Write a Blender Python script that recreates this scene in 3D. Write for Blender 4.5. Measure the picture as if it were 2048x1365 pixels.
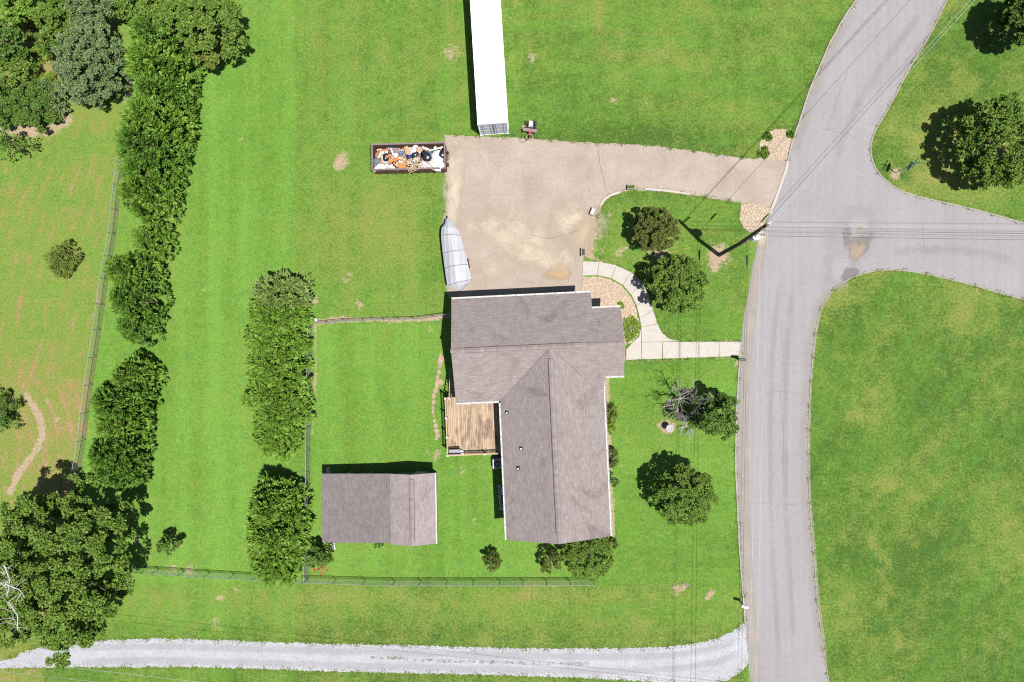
import bpy, bmesh, math, random
import numpy as np
from mathutils import Vector, Matrix, Quaternion
from mathutils.geometry import tessellate_polygon

for o in list(bpy.data.objects):
    bpy.data.objects.remove(o, do_unlink=True)
SC = bpy.context.scene
COL = SC.collection
R = random.Random(7)

# ------------------------------------------------------------------ camera
H, F, NX, NY = 58.0, 1365.0, 1070.0, 702.0      # flying height, focal length and plumb point in photo pixels
_n = np.array([NX - 1024, -(NY - 682.5), -F]); _n /= np.linalg.norm(_n)
_r3 = -_n; _r1 = np.array([1.0, 0, 0]) - _r3[0] * _r3; _r1 /= np.linalg.norm(_r1); _r2 = np.cross(_r3, _r1)
CM = np.array([_r1, _r2, _r3])
cam = bpy.data.cameras.new('camera'); cam_o = bpy.data.objects.new('camera', cam); COL.objects.link(cam_o)
cam.sensor_fit = 'HORIZONTAL'; cam.sensor_width = 36.0; cam.lens = 24.0 * F / 1365.3
cam.clip_start = 0.5; cam.clip_end = 4000
_m = Matrix.Identity(4)
for i in range(3):
    for j in range(3):
        _m[i][j] = CM[i][j]
_m[2][3] = H
cam_o.matrix_world = _m
SC.camera = cam_o

# ------------------------------------------------------------------ sky, sun, exposure
SUNV = Vector((0.80, -0.60, 2.78)).normalized()
w = bpy.data.worlds.new('World'); SC.world = w; w.use_nodes = True
nt = w.node_tree; nt.nodes.clear()
sky = nt.nodes.new('ShaderNodeTexSky'); sky.sky_type = 'NISHITA'; sky.sun_disc = False
sky.sun_elevation = math.asin(SUNV.z); sky.sun_rotation = math.atan2(SUNV.x, SUNV.y)
sky.air_density = 1.0; sky.dust_density = 1.0; sky.ozone_density = 1.0
bg = nt.nodes.new('ShaderNodeBackground'); bg.inputs['Strength'].default_value = 0.05
wo = nt.nodes.new('ShaderNodeOutputWorld')
nt.links.new(sky.outputs[0], bg.inputs[0]); nt.links.new(bg.outputs[0], wo.inputs[0])
sun = bpy.data.lights.new('sun', 'SUN'); sun.energy = 4.6; sun.angle = math.radians(0.53); sun.color = (1.0, 0.965, 0.915)
sun_o = bpy.data.objects.new('sun', sun); COL.objects.link(sun_o)
sun_o.rotation_euler = SUNV.to_track_quat('Z', 'Y').to_euler(); sun_o.location = SUNV * 120
SC.view_settings.view_transform = 'Standard'; SC.view_settings.look = 'None'
SC.view_settings.exposure = 1.15; SC.view_settings.gamma = 1.0; SC.view_settings.use_curve_mapping = False
SC.cycles.max_bounces = 6; SC.cycles.transparent_max_bounces = 12
SC.cycles.use_denoising = False
SC.cycles.pixel_filter_type = 'BLACKMAN_HARRIS'; SC.cycles.filter_width = 1.15


# ------------------------------------------------------------------ helpers
def P(px, py, z=0.0):
    """world x, y of the spot that the photograph shows at (px, py) if it stands z metres high"""
    v = CM @ np.array([px - 1024, -(py - 682.5), -F]); t = (z - H) / v[2]
    return (v[0] * t, v[1] * t)


def P3(px, py, z=0.0):
    x, y = P(px, py, z); return Vector((x, y, z))


def link(o, parent=None):
    COL.objects.link(o)
    if parent is not None:
        o.parent = parent
    return o


def tag(o, label=None, cat=None, group=None, kind=None):
    if label: o['label'] = label
    if cat: o['category'] = cat
    if group: o['group'] = group
    if kind: o['kind'] = kind
    return o


def thing(name, label, cat, loc=(0, 0, 0), rz=0.0, group=None):
    o = bpy.data.objects.new(name, None); COL.objects.link(o)
    o.empty_display_size = 0.3
    o.location = loc; o.rotation_euler = (0, 0, rz)
    return tag(o, label, cat, group)


def mesh_np(name, v, f):
    v = np.asarray(v, dtype=np.float32); f = np.asarray(f, dtype=np.int32)
    me = bpy.data.meshes.new(name); n, k = f.shape
    me.vertices.add(len(v)); me.vertices.foreach_set('co', v.ravel())
    me.loops.add(n * k); me.loops.foreach_set('vertex_index', f.ravel())
    me.polygons.add(n); me.polygons.foreach_set('loop_start', np.arange(0, n * k, k, dtype=np.int32))
    me.update(calc_edges=True)
    return me


class MB:
    """collects shapes, becomes ONE mesh object"""
    def __init__(s): s.v = []; s.f = []

    def add(s, vs, fs):
        k = len(s.v); s.v += [tuple(p) for p in vs]; s.f += [tuple(i + k for i in f) for f in fs]; return s

    def box(s, c, d, rz=0.0, rx=0.0, ry=0.0, taper=1.0):
        m = Matrix.Translation(c) @ Matrix.Rotation(rz, 4, 'Z') @ Matrix.Rotation(ry, 4, 'Y') @ Matrix.Rotation(rx, 4, 'X')
        vs = []
        for z in (-.5, .5):
            t = taper if z > 0 else 1.0
            for x, y in ((-.5, -.5), (.5, -.5), (.5, .5), (-.5, .5)):
                vs.append(m @ Vector((x * d[0] * t, y * d[1] * t, z * d[2])))
        return s.add(vs, [(3, 2, 1, 0), (4, 5, 6, 7), (0, 1, 5, 4), (1, 2, 6, 5), (2, 3, 7, 6), (3, 0, 4, 7)])

    def tube(s, pts, r, n=6, cap=True):
        pts = [Vector(p) for p in pts]
        rs = r if isinstance(r, (list, tuple)) else [r] * len(pts)
        vs = []; fs = []; prev = None
        for i, p in enumerate(pts):
            d = (pts[min(i + 1, len(pts) - 1)] - pts[max(i - 1, 0)])
            d = d.normalized() if d.length > 1e-9 else Vector((0, 0, 1))
            if prev is None:
                a = d.orthogonal().normalized()
            else:
                a = (prev - d * prev.dot(d)); a = a.normalized() if a.length > 1e-6 else d.orthogonal().normalized()
            prev = a; b = d.cross(a)
            for k in range(n):
                t = 2 * math.pi * k / n; vs.append(p + (a * math.cos(t) + b * math.sin(t)) * rs[i])
        for i in range(len(pts) - 1):
            for k in range(n):
                fs.append((i * n + k, i * n + (k + 1) % n, (i + 1) * n + (k + 1) % n, (i + 1) * n + k))
        if cap:
            fs.append(tuple(range(n))[::-1]); fs.append(tuple((len(pts) - 1) * n + k for k in range(n)))
        return s.add(vs, fs)

    def cyl(s, c, r, h, n=14, r2=None):
        c = Vector(c); return s.tube([c, c + Vector((0, 0, h))], [r, r if r2 is None else r2], n)

    def lathe(s, prof, c=(0, 0, 0), n=16):
        vs = []; fs = []; c = Vector(c)
        for r_, z_ in prof:
            for k in range(n):
                t = 2 * math.pi * k / n; vs.append(c + Vector((r_ * math.cos(t), r_ * math.sin(t), z_)))
        for i in range(len(prof) - 1):
            for k in range(n):
                fs.append((i * n + k, i * n + (k + 1) % n, (i + 1) * n + (k + 1) % n, (i + 1) * n + k))
        fs.append(tuple(range(n))[::-1]); fs.append(tuple((len(prof) - 1) * n + k for k in range(n)))
        return s.add(vs, fs)

    def prism(s, poly, z0, z1):
        n = len(poly)
        vs = [(p[0], p[1], z0) for p in poly] + [(p[0], p[1], z1) for p in poly]
        return s.add(vs, [tuple(range(n))[::-1], tuple(range(n, 2 * n))] + [(i, (i + 1) % n, n + (i + 1) % n, n + i) for i in range(n)])

    def lump(s, c, d, seed=0, rough=.25, n=8, m=6, rz=0.0):
        rr = random.Random(seed); vs = []; fs = []; c = Vector(c); rot = Matrix.Rotation(rz, 3, 'Z')
        ph = [rr.uniform(0, 6.28) for _ in range(6)]
        for i in range(m + 1):
            th = math.pi * i / m
            for k in range(n):
                a = 2 * math.pi * k / n
                q = 1 + rough * (.5 * math.sin(2 * a + ph[0] + th) + .4 * math.sin(3 * a + ph[1] - 2 * th) + rr.uniform(-.4, .4))
                vs.append(c + rot @ Vector((math.sin(th) * math.cos(a) * d[0] * .5 * q, math.sin(th) * math.sin(a) * d[1] * .5 * q, -math.cos(th) * d[2] * .5)))
        for i in range(m):
            for k in range(n):
                fs.append((i * n + k, i * n + (k + 1) % n, (i + 1) * n + (k + 1) % n, (i + 1) * n + k))
        return s.add(vs, fs)

    def mesh(s, name):
        me = bpy.data.meshes.new(name); me.from_pydata(s.v, [], s.f); me.update(); return me

    def build(s, name, mat, parent=None, smooth=False, bevel=0.0, loc=None, label=None):
        me = s.mesh(name); me.materials.append(mat)
        bm = bmesh.new(); bm.from_mesh(me); bmesh.ops.recalc_face_normals(bm, faces=bm.faces); bm.to_mesh(me); bm.free()
        if smooth:
            me.polygons.foreach_set('use_smooth', [True] * len(me.polygons))
        o = bpy.data.objects.new(name, me); link(o, parent)
        if loc is not None: o.location = loc
        if bevel:
            b = o.modifiers.new('bevel', 'BEVEL'); b.width = bevel; b.segments = 2; b.limit_method = 'ANGLE'
        if label: o['label'] = label
        return o


def copy_tree(o, parent=None):
    c = o.copy(); COL.objects.link(c); c.parent = parent
    for ch in list(o.children):
        copy_tree(ch, c)
    return c


# ------------------------------------------------------------------ materials
def newmat(name):
    m = bpy.data.materials.new(name); m.use_nodes = True
    t = m.node_tree; b = t.nodes['Principled BSDF']
    return m, t, b


def N(t, kind, **kw):
    n = t.nodes.new(kind)
    for k, v in kw.items():
        if k.startswith('i_'):
            n.inputs[int(k[2:]) if k[2:].isdigit() else k[2:].replace('_', ' ')].default_value = v
        else:
            setattr(n, k, v)
    return n


def noise(t, vec, scale, detail=4, rough=.55, dist=0.0):
    n = N(t, 'ShaderNodeTexNoise'); n.inputs['Scale'].default_value = scale; n.inputs['Detail'].default_value = detail
    n.inputs['Roughness'].default_value = rough; n.inputs['Distortion'].default_value = dist
    if vec is not None: t.links.new(vec, n.inputs['Vector'])
    return n.outputs['Fac']


def noise01(t, vec, scale, detail=4, rough=.55, dist=0.0):
    n = N(t, 'ShaderNodeMapRange'); n.inputs[1].default_value = .26; n.inputs[2].default_value = .74
    t.links.new(noise(t, vec, scale, detail, rough, dist), n.inputs[0]); return n.outputs[0]


def ramp(t, fac, stops):
    r = N(t, 'ShaderNodeValToRGB'); e = r.color_ramp.elements
    while len(e) < len(stops): e.new(0.5)
    for i, (p, c) in enumerate(stops):
        e[i].position = p; e[i].color = (c[0], c[1], c[2], 1) if not isinstance(c, (int, float)) else (c, c, c, 1)
    t.links.new(fac, r.inputs[0]); return r.outputs[0]


def mth(t, op, a, b=None, c=None, clamp=False):
    n = N(t, 'ShaderNodeMath', operation=op, use_clamp=clamp)
    for i, x in enumerate((a, b, c)):
        if x is None: continue
        if isinstance(x, (int, float)): n.inputs[i].default_value = x
        else: t.links.new(x, n.inputs[i])
    return n.outputs[0]


def mixc(t, fac, a, b, mode='MIX'):
    n = N(t, 'ShaderNodeMix', data_type='RGBA', blend_type=mode)
    for k, x in ((0, fac), (6, a), (7, b)):
        if isinstance(x, (int, float)): n.inputs[k].default_value = x
        elif isinstance(x, tuple): n.inputs[k].default_value = (x[0], x[1], x[2], 1)
        else: t.links.new(x, n.inputs[k])
    return n.outputs[2]


def smooth(t, x, lo, hi):
    n = N(t, 'ShaderNodeMapRange', interpolation_type='SMOOTHSTEP'); n.inputs[1].default_value = lo; n.inputs[2].default_value = hi
    t.links.new(x, n.inputs[0]); return n.outputs[0]


def bumpn(t, b, h, strength=.4, dist=.02):
    n = N(t, 'ShaderNodeBump'); n.inputs['Strength'].default_value = strength; n.inputs['Distance'].default_value = dist
    t.links.new(h, n.inputs['Height']); t.links.new(n.outputs[0], b.inputs['Normal'])


def mat(name, c, c2=None, scale=6.0, rough=.75, bump=.0, fine=0.0, metal=0.0, spec=.35, island=0.0):
    """plain procedural surface: two-tone noise, optional fine grain, optional tint per piece"""
    m, t, b = newmat(name)
    co = N(t, 'ShaderNodeTexCoord').outputs['Object']
    c2 = c2 or tuple(x * .7 for x in c)
    n1 = noise(t, co, scale, 5, .6)
    col = ramp(t, n1, [(.32, c2), (.68, c)])
    if fine:
        n2 = noise(t, co, scale * 9, 3, .6)
        col = mixc(t, 1.0, col, ramp(t, n2, [(.25, 1 - fine), (.75, 1 + fine * .6)]), 'MULTIPLY')
    if island:
        g = N(t, 'ShaderNodeNewGeometry'); oi = N(t, 'ShaderNodeObjectInfo')
        r_ = mth(t, 'FRACT', mth(t, 'ADD', g.outputs['Random Per Island'], oi.outputs['Random']))
        col = mixc(t, 1.0, col, ramp(t, r_, [(0, 1 - island), (1, 1 + island)]), 'MULTIPLY')
    t.links.new(col, b.inputs['Base Color'])
    b.inputs['Roughness'].default_value = rough; b.inputs['Metallic'].default_value = metal
    b.inputs['Specular IOR Level'].default_value = spec
    if bump: bumpn(t, b, n1, bump, .03)
    return m


def leafmat(name, ca, cb, cc, transl=.22, rough=.55):
    """foliage: every leaf gets its own tint between three greens"""
    m, t, b = newmat(name)
    g = N(t, 'ShaderNodeNewGeometry'); co = N(t, 'ShaderNodeTexCoord').outputs['Object']
    n1 = noise(t, co, .9, 3, .6)
    x = mth(t, 'ADD', mth(t, 'MULTIPLY', g.outputs['Random Per Island'], .7), mth(t, 'MULTIPLY', n1, .5))
    col = ramp(t, x, [(.15, ca), (.55, cb), (.95, cc)])
    t.links.new(col, b.inputs['Base Color']); b.inputs['Roughness'].default_value = rough
    b.inputs['Specular IOR Level'].default_value = .1
    tr = N(t, 'ShaderNodeBsdfTranslucent'); t.links.new(col, tr.inputs[0])
    mx = N(t, 'ShaderNodeMixShader'); mx.inputs[0].default_value = transl
    t.links.new(b.outputs[0], mx.inputs[1]); t.links.new(tr.outputs[0], mx.inputs[2])
    t.links.new(mx.outputs[0], t.nodes['Material Output'].inputs['Surface'])
    return m


def drift(name, c, c2, lo=.1, hi=1.3, scale=.8, rough=.9, top=.7):
    """loose layer lying on paving: cover given by the attribute 'al', broken up by noise"""
    m, t, b = newmat(name)
    co = N(t, 'ShaderNodeTexCoord').outputs['Object']
    n1 = noise01(t, co, scale, 6, .65, .5); n2 = noise01(t, co, scale * 12, 4, .65)
    at = N(t, 'ShaderNodeAttribute', attribute_name='al').outputs['Fac']
    t.links.new(ramp(t, n2, [(.3, c2), (.7, c)]), b.inputs['Base Color']); b.inputs['Roughness'].default_value = rough
    x = mth(t, 'ADD', at, mth(t, 'ADD', mth(t, 'MULTIPLY', mth(t, 'SUBTRACT', n1, .5), .7), mth(t, 'MULTIPLY', mth(t, 'SUBTRACT', n2, .5), .3)))
    a = mth(t, 'MULTIPLY', mth(t, 'MULTIPLY', smooth(t, x, lo, hi), smooth(t, at, 0.0, .3)), top)
    t.links.new(a, b.inputs['Alpha'])
    return m


white_metal = mat('white_metal', (.72, .72, .72), (.62, .62, .61), 2.0, .45)
white_paint = mat('white_paint', (.42, .42, .405), (.34, .34, .325), 5, .5)
pale_metal = mat('pale_metal', (.3, .35, .39), (.24, .28, .32), 3, .5)
galv = mat('galvanised', (.2, .22, .22), (.15, .165, .165), 9, .6, metal=.3)
galv_post = mat('galvanised_post', (.2, .22, .22), (.14, .15, .15), 9, .5, metal=.4)
wire_alu = mat('wire_aluminium', (.34, .345, .36), (.27, .27, .29), 9, .5, metal=.2)
wire_black = mat('wire_black', (.03, .03, .032), (.02, .02, .02), 9, .6)
black = mat('black_plastic', (.012, .012, .013), (.02, .02, .02), 8, .45)
dark_metal = mat('dark_metal', (.04, .042, .045), (.025, .025, .027), 8, .5)
grey_mat = mat('grey_paint', (.22, .22, .23), (.16, .16, .17), 6, .6)
rust = mat('rust_brown', (.11, .05, .035), (.055, .028, .024), 4, .8, bump=.2)
rubber = mat('rubber', (.018, .018, .018), (.03, .03, .028), 12, .8)
red_paint = mat('red_paint', (.35, .03, .03), (.22, .02, .02), 8, .5)
orange_box = mat('orange_card', (.38, .14, .035), (.28, .095, .025), 8, .8)
tan_card = mat('tan_card', (.3, .2, .11), (.23, .15, .075), 8, .85)
tan_wood = mat('tan_wood', (.33, .25, .15), (.24, .17, .1), 8, .8)
terracotta = mat('terracotta', (.32, .12, .05), (.22, .08, .035), 7, .85)
white_foam = mat('white_foam', (.42, .415, .42), (.28, .275, .285), 7, .8, bump=.4)
blue_plastic = mat('blue_plastic', (.05, .16, .4), (.03, .09, .26), 6, .4)
navy_bag = mat('navy_bag', (.02, .025, .14), (.01, .015, .08), 6, .35)
grey_bag = mat('grey_bag', (.16, .14, .16), (.1, .09, .1), 6, .5)
purple = mat('purple_plastic', (.14, .08, .25), (.09, .05, .16), 6, .5)
brown_panel = mat('brown_panel', (.14, .1, .1), (.1, .07, .075), 6, .7)
slate = mat('slate_tub', (.05, .055, .07), (.035, .04, .05), 5, .55)
bag_black = mat('bag_black', (.014, .016, .022), (.006, .007, .01), 9, .3, bump=.5, spec=.6)
green_wall = mat('green_wall', (.09, .15, .12), (.07, .12, .1), 5, .7)
glass_m = mat('window_glass', (.03, .04, .05), (.02, .025, .03), 2, .08, spec=.8)
siding = mat('pale_siding', (.42, .41, .38), (.36, .35, .33), 3, .7)
pole_wood = mat('pole_wood', (.075, .055, .042), (.045, .034, .028), 7, .85, fine=.3)
stone_m = mat('path_stone', (.26, .19, .13), (.2, .14, .095), 4, .9, fine=.3, island=.15)
pebble_m = mat('river_pebble', (.38, .31, .235), (.3, .235, .17), 14, .85, island=.28)
concrete = mat('concrete_pale', (.3, .278, .252), (.265, .243, .218), 1.6, .9, fine=.12)
kerb_m = mat('kerb_concrete', (.25, .225, .195), (.19, .165, .14), 1.4, .9, fine=.25)
bark_m = mat('bark', (.09, .07, .055), (.05, .04, .03), 8, .9, bump=.4)
dead_m = mat('dead_wood', (.27, .245, .235), (.18, .16, .15), 6, .9)
bleached_m = mat('bleached_wood', (.34, .33, .31), (.24, .22, .21), 6, .9)
soil_m = mat('pole_soil', (.22, .135, .085), (.16, .1, .06), 4, .95)


def tarp():
    m, t, b = newmat('boat_tarp')
    co = N(t, 'ShaderNodeTexCoord').outputs['Object']
    n1 = noise(t, co, 1.2, 4, .6, .6); n2 = noise(t, co, 5, 4, .6)
    t.links.new(ramp(t, n1, [(.3, (.235, .24, .262)), (.7, (.285, .29, .312))]), b.inputs['Base Color'])
    b.inputs['Roughness'].default_value = .7
    bumpn(t, b, mth(t, 'ADD', n1, mth(t, 'MULTIPLY', n2, .25)), .6, .12)
    return m


tarp_m = tarp()

# ------------------------------------------------------------------ lawn mask noise
_rs = np.random.RandomState(3)
_lat = _rs.rand(256, 256)


def vnoise(x, y):
    xi = np.floor(x).astype(int); yi = np.floor(y).astype(int); fx = x - xi; fy = y - yi
    fx = fx * fx * (3 - 2 * fx); fy = fy * fy * (3 - 2 * fy)
    a = _lat[xi % 256, yi % 256]; b = _lat[(xi + 1) % 256, yi % 256]; c = _lat[xi % 256, (yi + 1) % 256]; d = _lat[(xi + 1) % 256, (yi + 1) % 256]
    return (a * (1 - fx) + b * fx) * (1 - fy) + (c * (1 - fx) + d * fx) * fy


def fbm(x, y, o=4):
    s = 0; a = .5; t = 0
    for k in range(o):
        s = s + a * vnoise(x * 2 ** k + 17 * k, y * 2 ** k + 31 * k); t += a; a *= .55
    return s / t


def sstep(x, lo, hi):
    t = np.clip((x - lo) / (hi - lo), 0, 1); return t * t * (3 - 2 * t)


def seg_dist(px, py, pts):
    d = np.full(px.shape, 1e9)
    for (ax, ay), (bx, by) in zip(pts[:-1], pts[1:]):
        vx, vy = bx - ax, by - ay; L = vx * vx + vy * vy + 1e-9
        t = np.clip(((px - ax) * vx + (py - ay) * vy) / L, 0, 1)
        d = np.minimum(d, np.hypot(px - ax - t * vx, py - ay - t * vy))
    return d


FENCE_W = [(272, 165), (262, 240), (243, 375), (233, 470), (217, 560), (203, 660), (186, 770), (172, 880), (152, 1000), (143, 1060)]
FENCE_S = [(268, 1136), (330, 1141), (420, 1147), (520, 1153), (614, 1160), (700, 1162), (790, 1163), (900, 1163), (1000, 1163), (1100, 1162), (1187, 1162)]


def make_ground():
    fx = np.arange(-52, 46.01, .2); fy = np.arange(-34, 36.01, .2)
    xs = np.concatenate([[-900, -400, -160, -90, -64], fx, [58, 90, 160, 400, 900]])
    ys = np.concatenate([[-900, -400, -160, -80, -46], fy, [48, 80, 160, 400, 900]])
    X, Y = np.meshgrid(xs, ys, indexing='xy'); nx, ny = len(xs), len(ys)
    # photo pixel of each ground point, to place worn spots where they lie
    d = np.stack([X, Y, np.full_like(X, -H)], -1) @ CM
    px = 1024 + d[..., 0] / -d[..., 2] * F; py = 682.5 - d[..., 1] / -d[..., 2] * F
    px = np.clip(px, -3000, 5000); py = np.clip(py, -3000, 5000)
    n1 = fbm(X * .12, Y * .12); n2 = fbm(X * .45 + 9, Y * .45); n3 = fbm(X * 1.4 + 5, Y * 1.4 + 3)
    dry = .22 + .5 * (n2 - .5) + .35 * (n1 - .5)
    tone = .55 + .5 * (n1 - .5)
    bare = np.zeros_like(X)
    # --- left field beyond the boundary fence: drier, with brown mowing swaths
    fw = np.array(FENCE_W + [(60, 1500)]); xf = np.interp(py, fw[:, 1], fw[:, 0])
    field = sstep(xf - px, -3, 4)
    u = px + .36 * (py - 600) + 26 * np.sin(py / 210.) + 18 * (n1 - .5) * 4
    u2 = np.hypot(px + 40, (py - 900) * .8)
    stripe = np.abs(((np.where(py < 760, u, u2 * 1.1) / 29.) % 1) - .5) * 2
    sw = sstep(stripe, .6, .98) * sstep(n3 + .35 * (n2 - .5), .35, .62)
    sw = sw * (.35 + .65 * sstep(py, 180, 420))
    dry += field * (.3 + .55 * sw + .3 * (n3 - .5)); tone += field * .14; bare += field * sw * .24
    dry += field * .3 * sstep(py, 640, 780) * (1 - sstep(py, 980, 1080))
    bare += field * .22 * sstep(n2, .5, .7) * sstep(py, 700, 800)
    pth = seg_dist(px, py, [(52, 792), (66, 812), (80, 838), (84, 868), (76, 894), (56, 922), (34, 955), (20, 985)])
    bare += 1.0 * sstep(-pth + 5 * (n3 - .5), -11, -3)
    for pl in ([(60, 262), (100, 262), (135, 240)], [(0, 258), (60, 262)]):
        bare += .9 * sstep(-seg_dist(px, py, pl), -20, -4) * (1 - field * 0)
    # --- main lawn: faint north-south mowing bands, a greener band at the west
    main = (1 - field) * np.where(px < np.interp(py, [-400, 0, 140, 300, 700, 1365], [2080, 1800, 1725, 1655, 1560, 1580]), 1.0, 0.0)
    north = main * sstep(640 - py, -10, 20)
    band = np.sin((px + 6 * n2) / 34 * 2 * math.pi * .5)
    tone += north * (.05 * band) + main * sstep(592 - px, -2, 4) * .22
    dry += north * (.04 + .14 * sstep(px, 588, 598)) - main * sstep(592 - px, -2, 6) * .1
    band_w = main * sstep(500 - px, 0, 6) * sstep(px, 300, 320); tone += band_w * .08 * np.sin(px / 11.)
    # pale haze of cut grass by the turning place
    dry += north * .34 * np.exp(-(((px - 760) / 150) ** 2 + ((py - 450) / 85) ** 2)) + north * .25 * np.exp(-(((px - 930) / 60) ** 2 + ((py - 110) / 20) ** 2))
    dry += north * .3 * np.exp(-((px - 898) / 7) ** 2) * sstep(100 - py, 0, 40) + north * .32 * np.exp(-((px - 1196) / 9) ** 2) * sstep(110 - py, 0, 70)
    xroad = np.interp(py, [-400, 0, 140, 300, 700, 1365], [2080, 1800, 1725, 1655, 1560, 1580])
    stv = fbm(X * 1.5, Y * .09 + 4) - .5; sth = fbm(X * .1 + 2, Y * 1.3) - .5
    tone += main * np.where(px < 1000, stv, sth) * .5; dry += main * np.where(px < 1000, stv, sth) * -.45
    diag = fbm((X * .6 + Y * .8) * .16, (X * .8 - Y * .6) * .9 + 7) - .5
    tone += np.where(px > xroad, diag * .45, 0); dry += np.where(px > xroad, diag * -.5, 0)
    fle = sstep(fbm(X * 1.1 + 40, Y * .7 + 3, 5), .56, .7) * sstep(n1, .42, .6)
    dry += fle * .1 * (1 - field)
    # --- fenced back yard: lush
    yard = sstep(px, 616, 620) * sstep(1225 - px, 0, 6) * sstep(py, 644, 650) * sstep(1163 - py, 0, 5)
    dry += yard * -.04; tone += yard * .16
    tone += yard * .05 * np.sin(px / 13. + 2 * n2)
    front = sstep(px, 1190, 1200) * sstep(1500 - px, 0, 8) * sstep(py, 375, 390) * sstep(1290 - py, 0, 20)
    tone += front * (.1 - .28 * sstep(760 - py, 0, 60)); dry += front * (-.06)
    # --- strip between back fence and gravel lane: coarser, yellow
    strip = sstep(py, 1160, 1172) * sstep(1495 - px, 0, 6)
    dry += strip * (.2 + .25 * np.exp(-((py - 1195) / 16) ** 2) * n2 * 1.6); tone += strip * (-.12 - .25 * sstep(py, 1235, 1262))
    # --- lawns east of the road: darker, patchy
    east = sstep(px, 1500, 1640); east = np.where((px > xroad), 1.0, 0.0)
    tone += east * -.36; dry += east * (.06 + .2 * sstep(n1, .5, .78) + .3 * (n2 - .5))
    ne = np.where((px > 1000) & (px < xroad) & (py < 345), 1.0, 0.0)
    tone += ne * (-.24); dry += ne * (.06 * np.sin((py + 14 * n2) / 16.) - .12)
    tone += ne * -.22 * np.exp(-((py - 285 - (px - 1200) * .06) / 35) ** 2)
    for a_ in ([(1745, 1085), (1775, 1130)], [(1765, 1205), (1800, 1290)], [(1760, 1140), (1770, 1175)]):
        dry += .3 * sstep(-seg_dist(px, py, a_), -14, -3)
    # --- worn spots
    spots = [(685, 318, 15, 1.), (676, 335, 10, .9), (1437, 512, 26, 1.15), (1430, 537, 9, 1.), (1335, 854, 17, 1.4), (900, 105, 22, .7), (722, 608, 8, 1.), (716, 622, 5, .8),
             (690, 560, 7, .9), (700, 548, 6, .9), (625, 605, 12, 1.1), (1052, 258, 8, 1.1), (1792, 347, 10, 1.2), (1800, 330, 5, .4), (1064, 115, 12, .7), (1475, 728, 9, 1.1),
             (1222, 200, 6, .8), (1230, 203, 5, .8), (1188, 470, 18, .8), (1180, 500, 14, .9), (1195, 440, 12, .7), (1206, 500, 9, .6), (1240, 505, 10, .7), (1250, 495, 8, .7),
             (1325, 500, 12, 1.1), (1318, 515, 10, .9), (1222, 425, 7, .6), (1300, 500, 14, .8), (1352, 1178, 10, .9), (1418, 1190, 9, .9), (1425, 1180, 6, .8), (925, 945, 6, .8), (920, 935, 5, .7),
             (870, 918, 10, .6), (853, 905, 8, .6), (875, 907, 9, .8), (880, 932, 5, .9), (950, 1042, 4, 1.), (635, 1030, 5, .6), (1370, 1172, 7, 1.), (360, 1090, 9, .9), (270, 1085, 8, .8),
             (345, 1140, 16, .8), (380, 1142, 14, .8), (440, 1195, 12, .7), (430, 1247, 14, .8), (470, 1180, 8, .8), (1105, 905, 0.1, 0), (190, 190, 16, .9), (205, 182, 10, .9), (1355, 1085, 5, .4),
             (978, 880, 5, .6), (1450, 935, 7, .4), (1255, 858, 8, .6), (1012, 292, 6, .6), (845, 880, 5, .6), (1170, 1180, 8, .5), (1100, 1110, 10, .8), (1395, 1010, 5, .3), (118, 835, 6, .9), (90, 800, 8, .5)]
    wx = px + 16 * (fbm(X * 2.1 + 60, Y * 2.1) - .5) + 9 * (n3 - .5); wy = py + 16 * (fbm(X * 2.1, Y * 2.1 + 80) - .5) - 9 * (n3 - .5)
    for sx, sy, r_, a_ in spots:
        bare += a_ * np.exp(-(((wx - sx) ** 2 + (wy - sy) ** 2) / (r_ * r_ + 1e-6)) ** 1.2) * (.55 + .9 * n3)
    for _ in range(170):
        sx, sy = R.uniform(100, 2040), R.uniform(20, 1280); r_ = R.uniform(2.0, 5.0)
        bare += R.uniform(.35, .8) * np.exp(-(((wx - sx) ** 2 + (wy - sy) ** 2) / (r_ * r_)))
    for _ in range(60):
        sx, sy = R.uniform(560, 2040), R.uniform(20, 1340); r_ = R.uniform(8, 22); q = R.uniform(.6, 2.2)
        dry += R.uniform(.08, .25) * np.exp(-(((px - sx) / q) ** 2 + ((py - sy) * q) ** 2) / (r_ * r_))
    lines = [([(620, 645), (700, 640), (800, 640), (850, 638), (900, 632)], 9, .9), ([(632, 645), (690, 633)], 4, .5), ([(630, 655), (631, 720), (628, 800), (626, 870)], 5, .75),
             ([(1214, 760), (1219, 900), (1223, 1000), (1226, 1075)], 7, .95), ([(1205, 524), (1262, 545), (1292, 575)], 4, .6), ([(1318, 655), (1340, 680), (1480, 682)], 4, .5),
             ([(1255, 724), (1480, 714)], 4, .6), ([(1187, 440), (1175, 510), (1200, 524)], 8, .7), ([(1100, 1095), (1225, 1085)], 6, .5), ([(1478, 740), (1474, 820), (1472, 940)], 3, .3)]
    for pl, wd, a_ in lines:
        bare += a_ * sstep(-seg_dist(px, py, pl) + 3 * (n3 - .5), -wd, -wd * .3)
    near = sstep(-np.abs(px - 1487), -14, -4) * sstep(py, 1090, 1120) * sstep(1190 - py, 0, 10); bare += .3 * near
    # dirt and leaf litter under the big trees
    dry += .5 * np.exp(-(((px - 60) / 90) ** 2 + ((py - 120) / 110) ** 2))
    ins = ((X > -52.5) & (X < 46.5) & (Y > -34.5) & (Y < 36.5)).astype(float)
    edge = np.clip(np.minimum(np.minimum(X + 52, 46 - X), np.minimum(Y + 34, 36 - Y)) / 3.0, 0, 1) * ins
    dry = .2 + (dry - .2) * edge; tone = .5 + (tone - .5) * edge; bare = bare * edge
    v = np.stack([X.ravel(), Y.ravel(), np.zeros(X.size)], -1)
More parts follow.
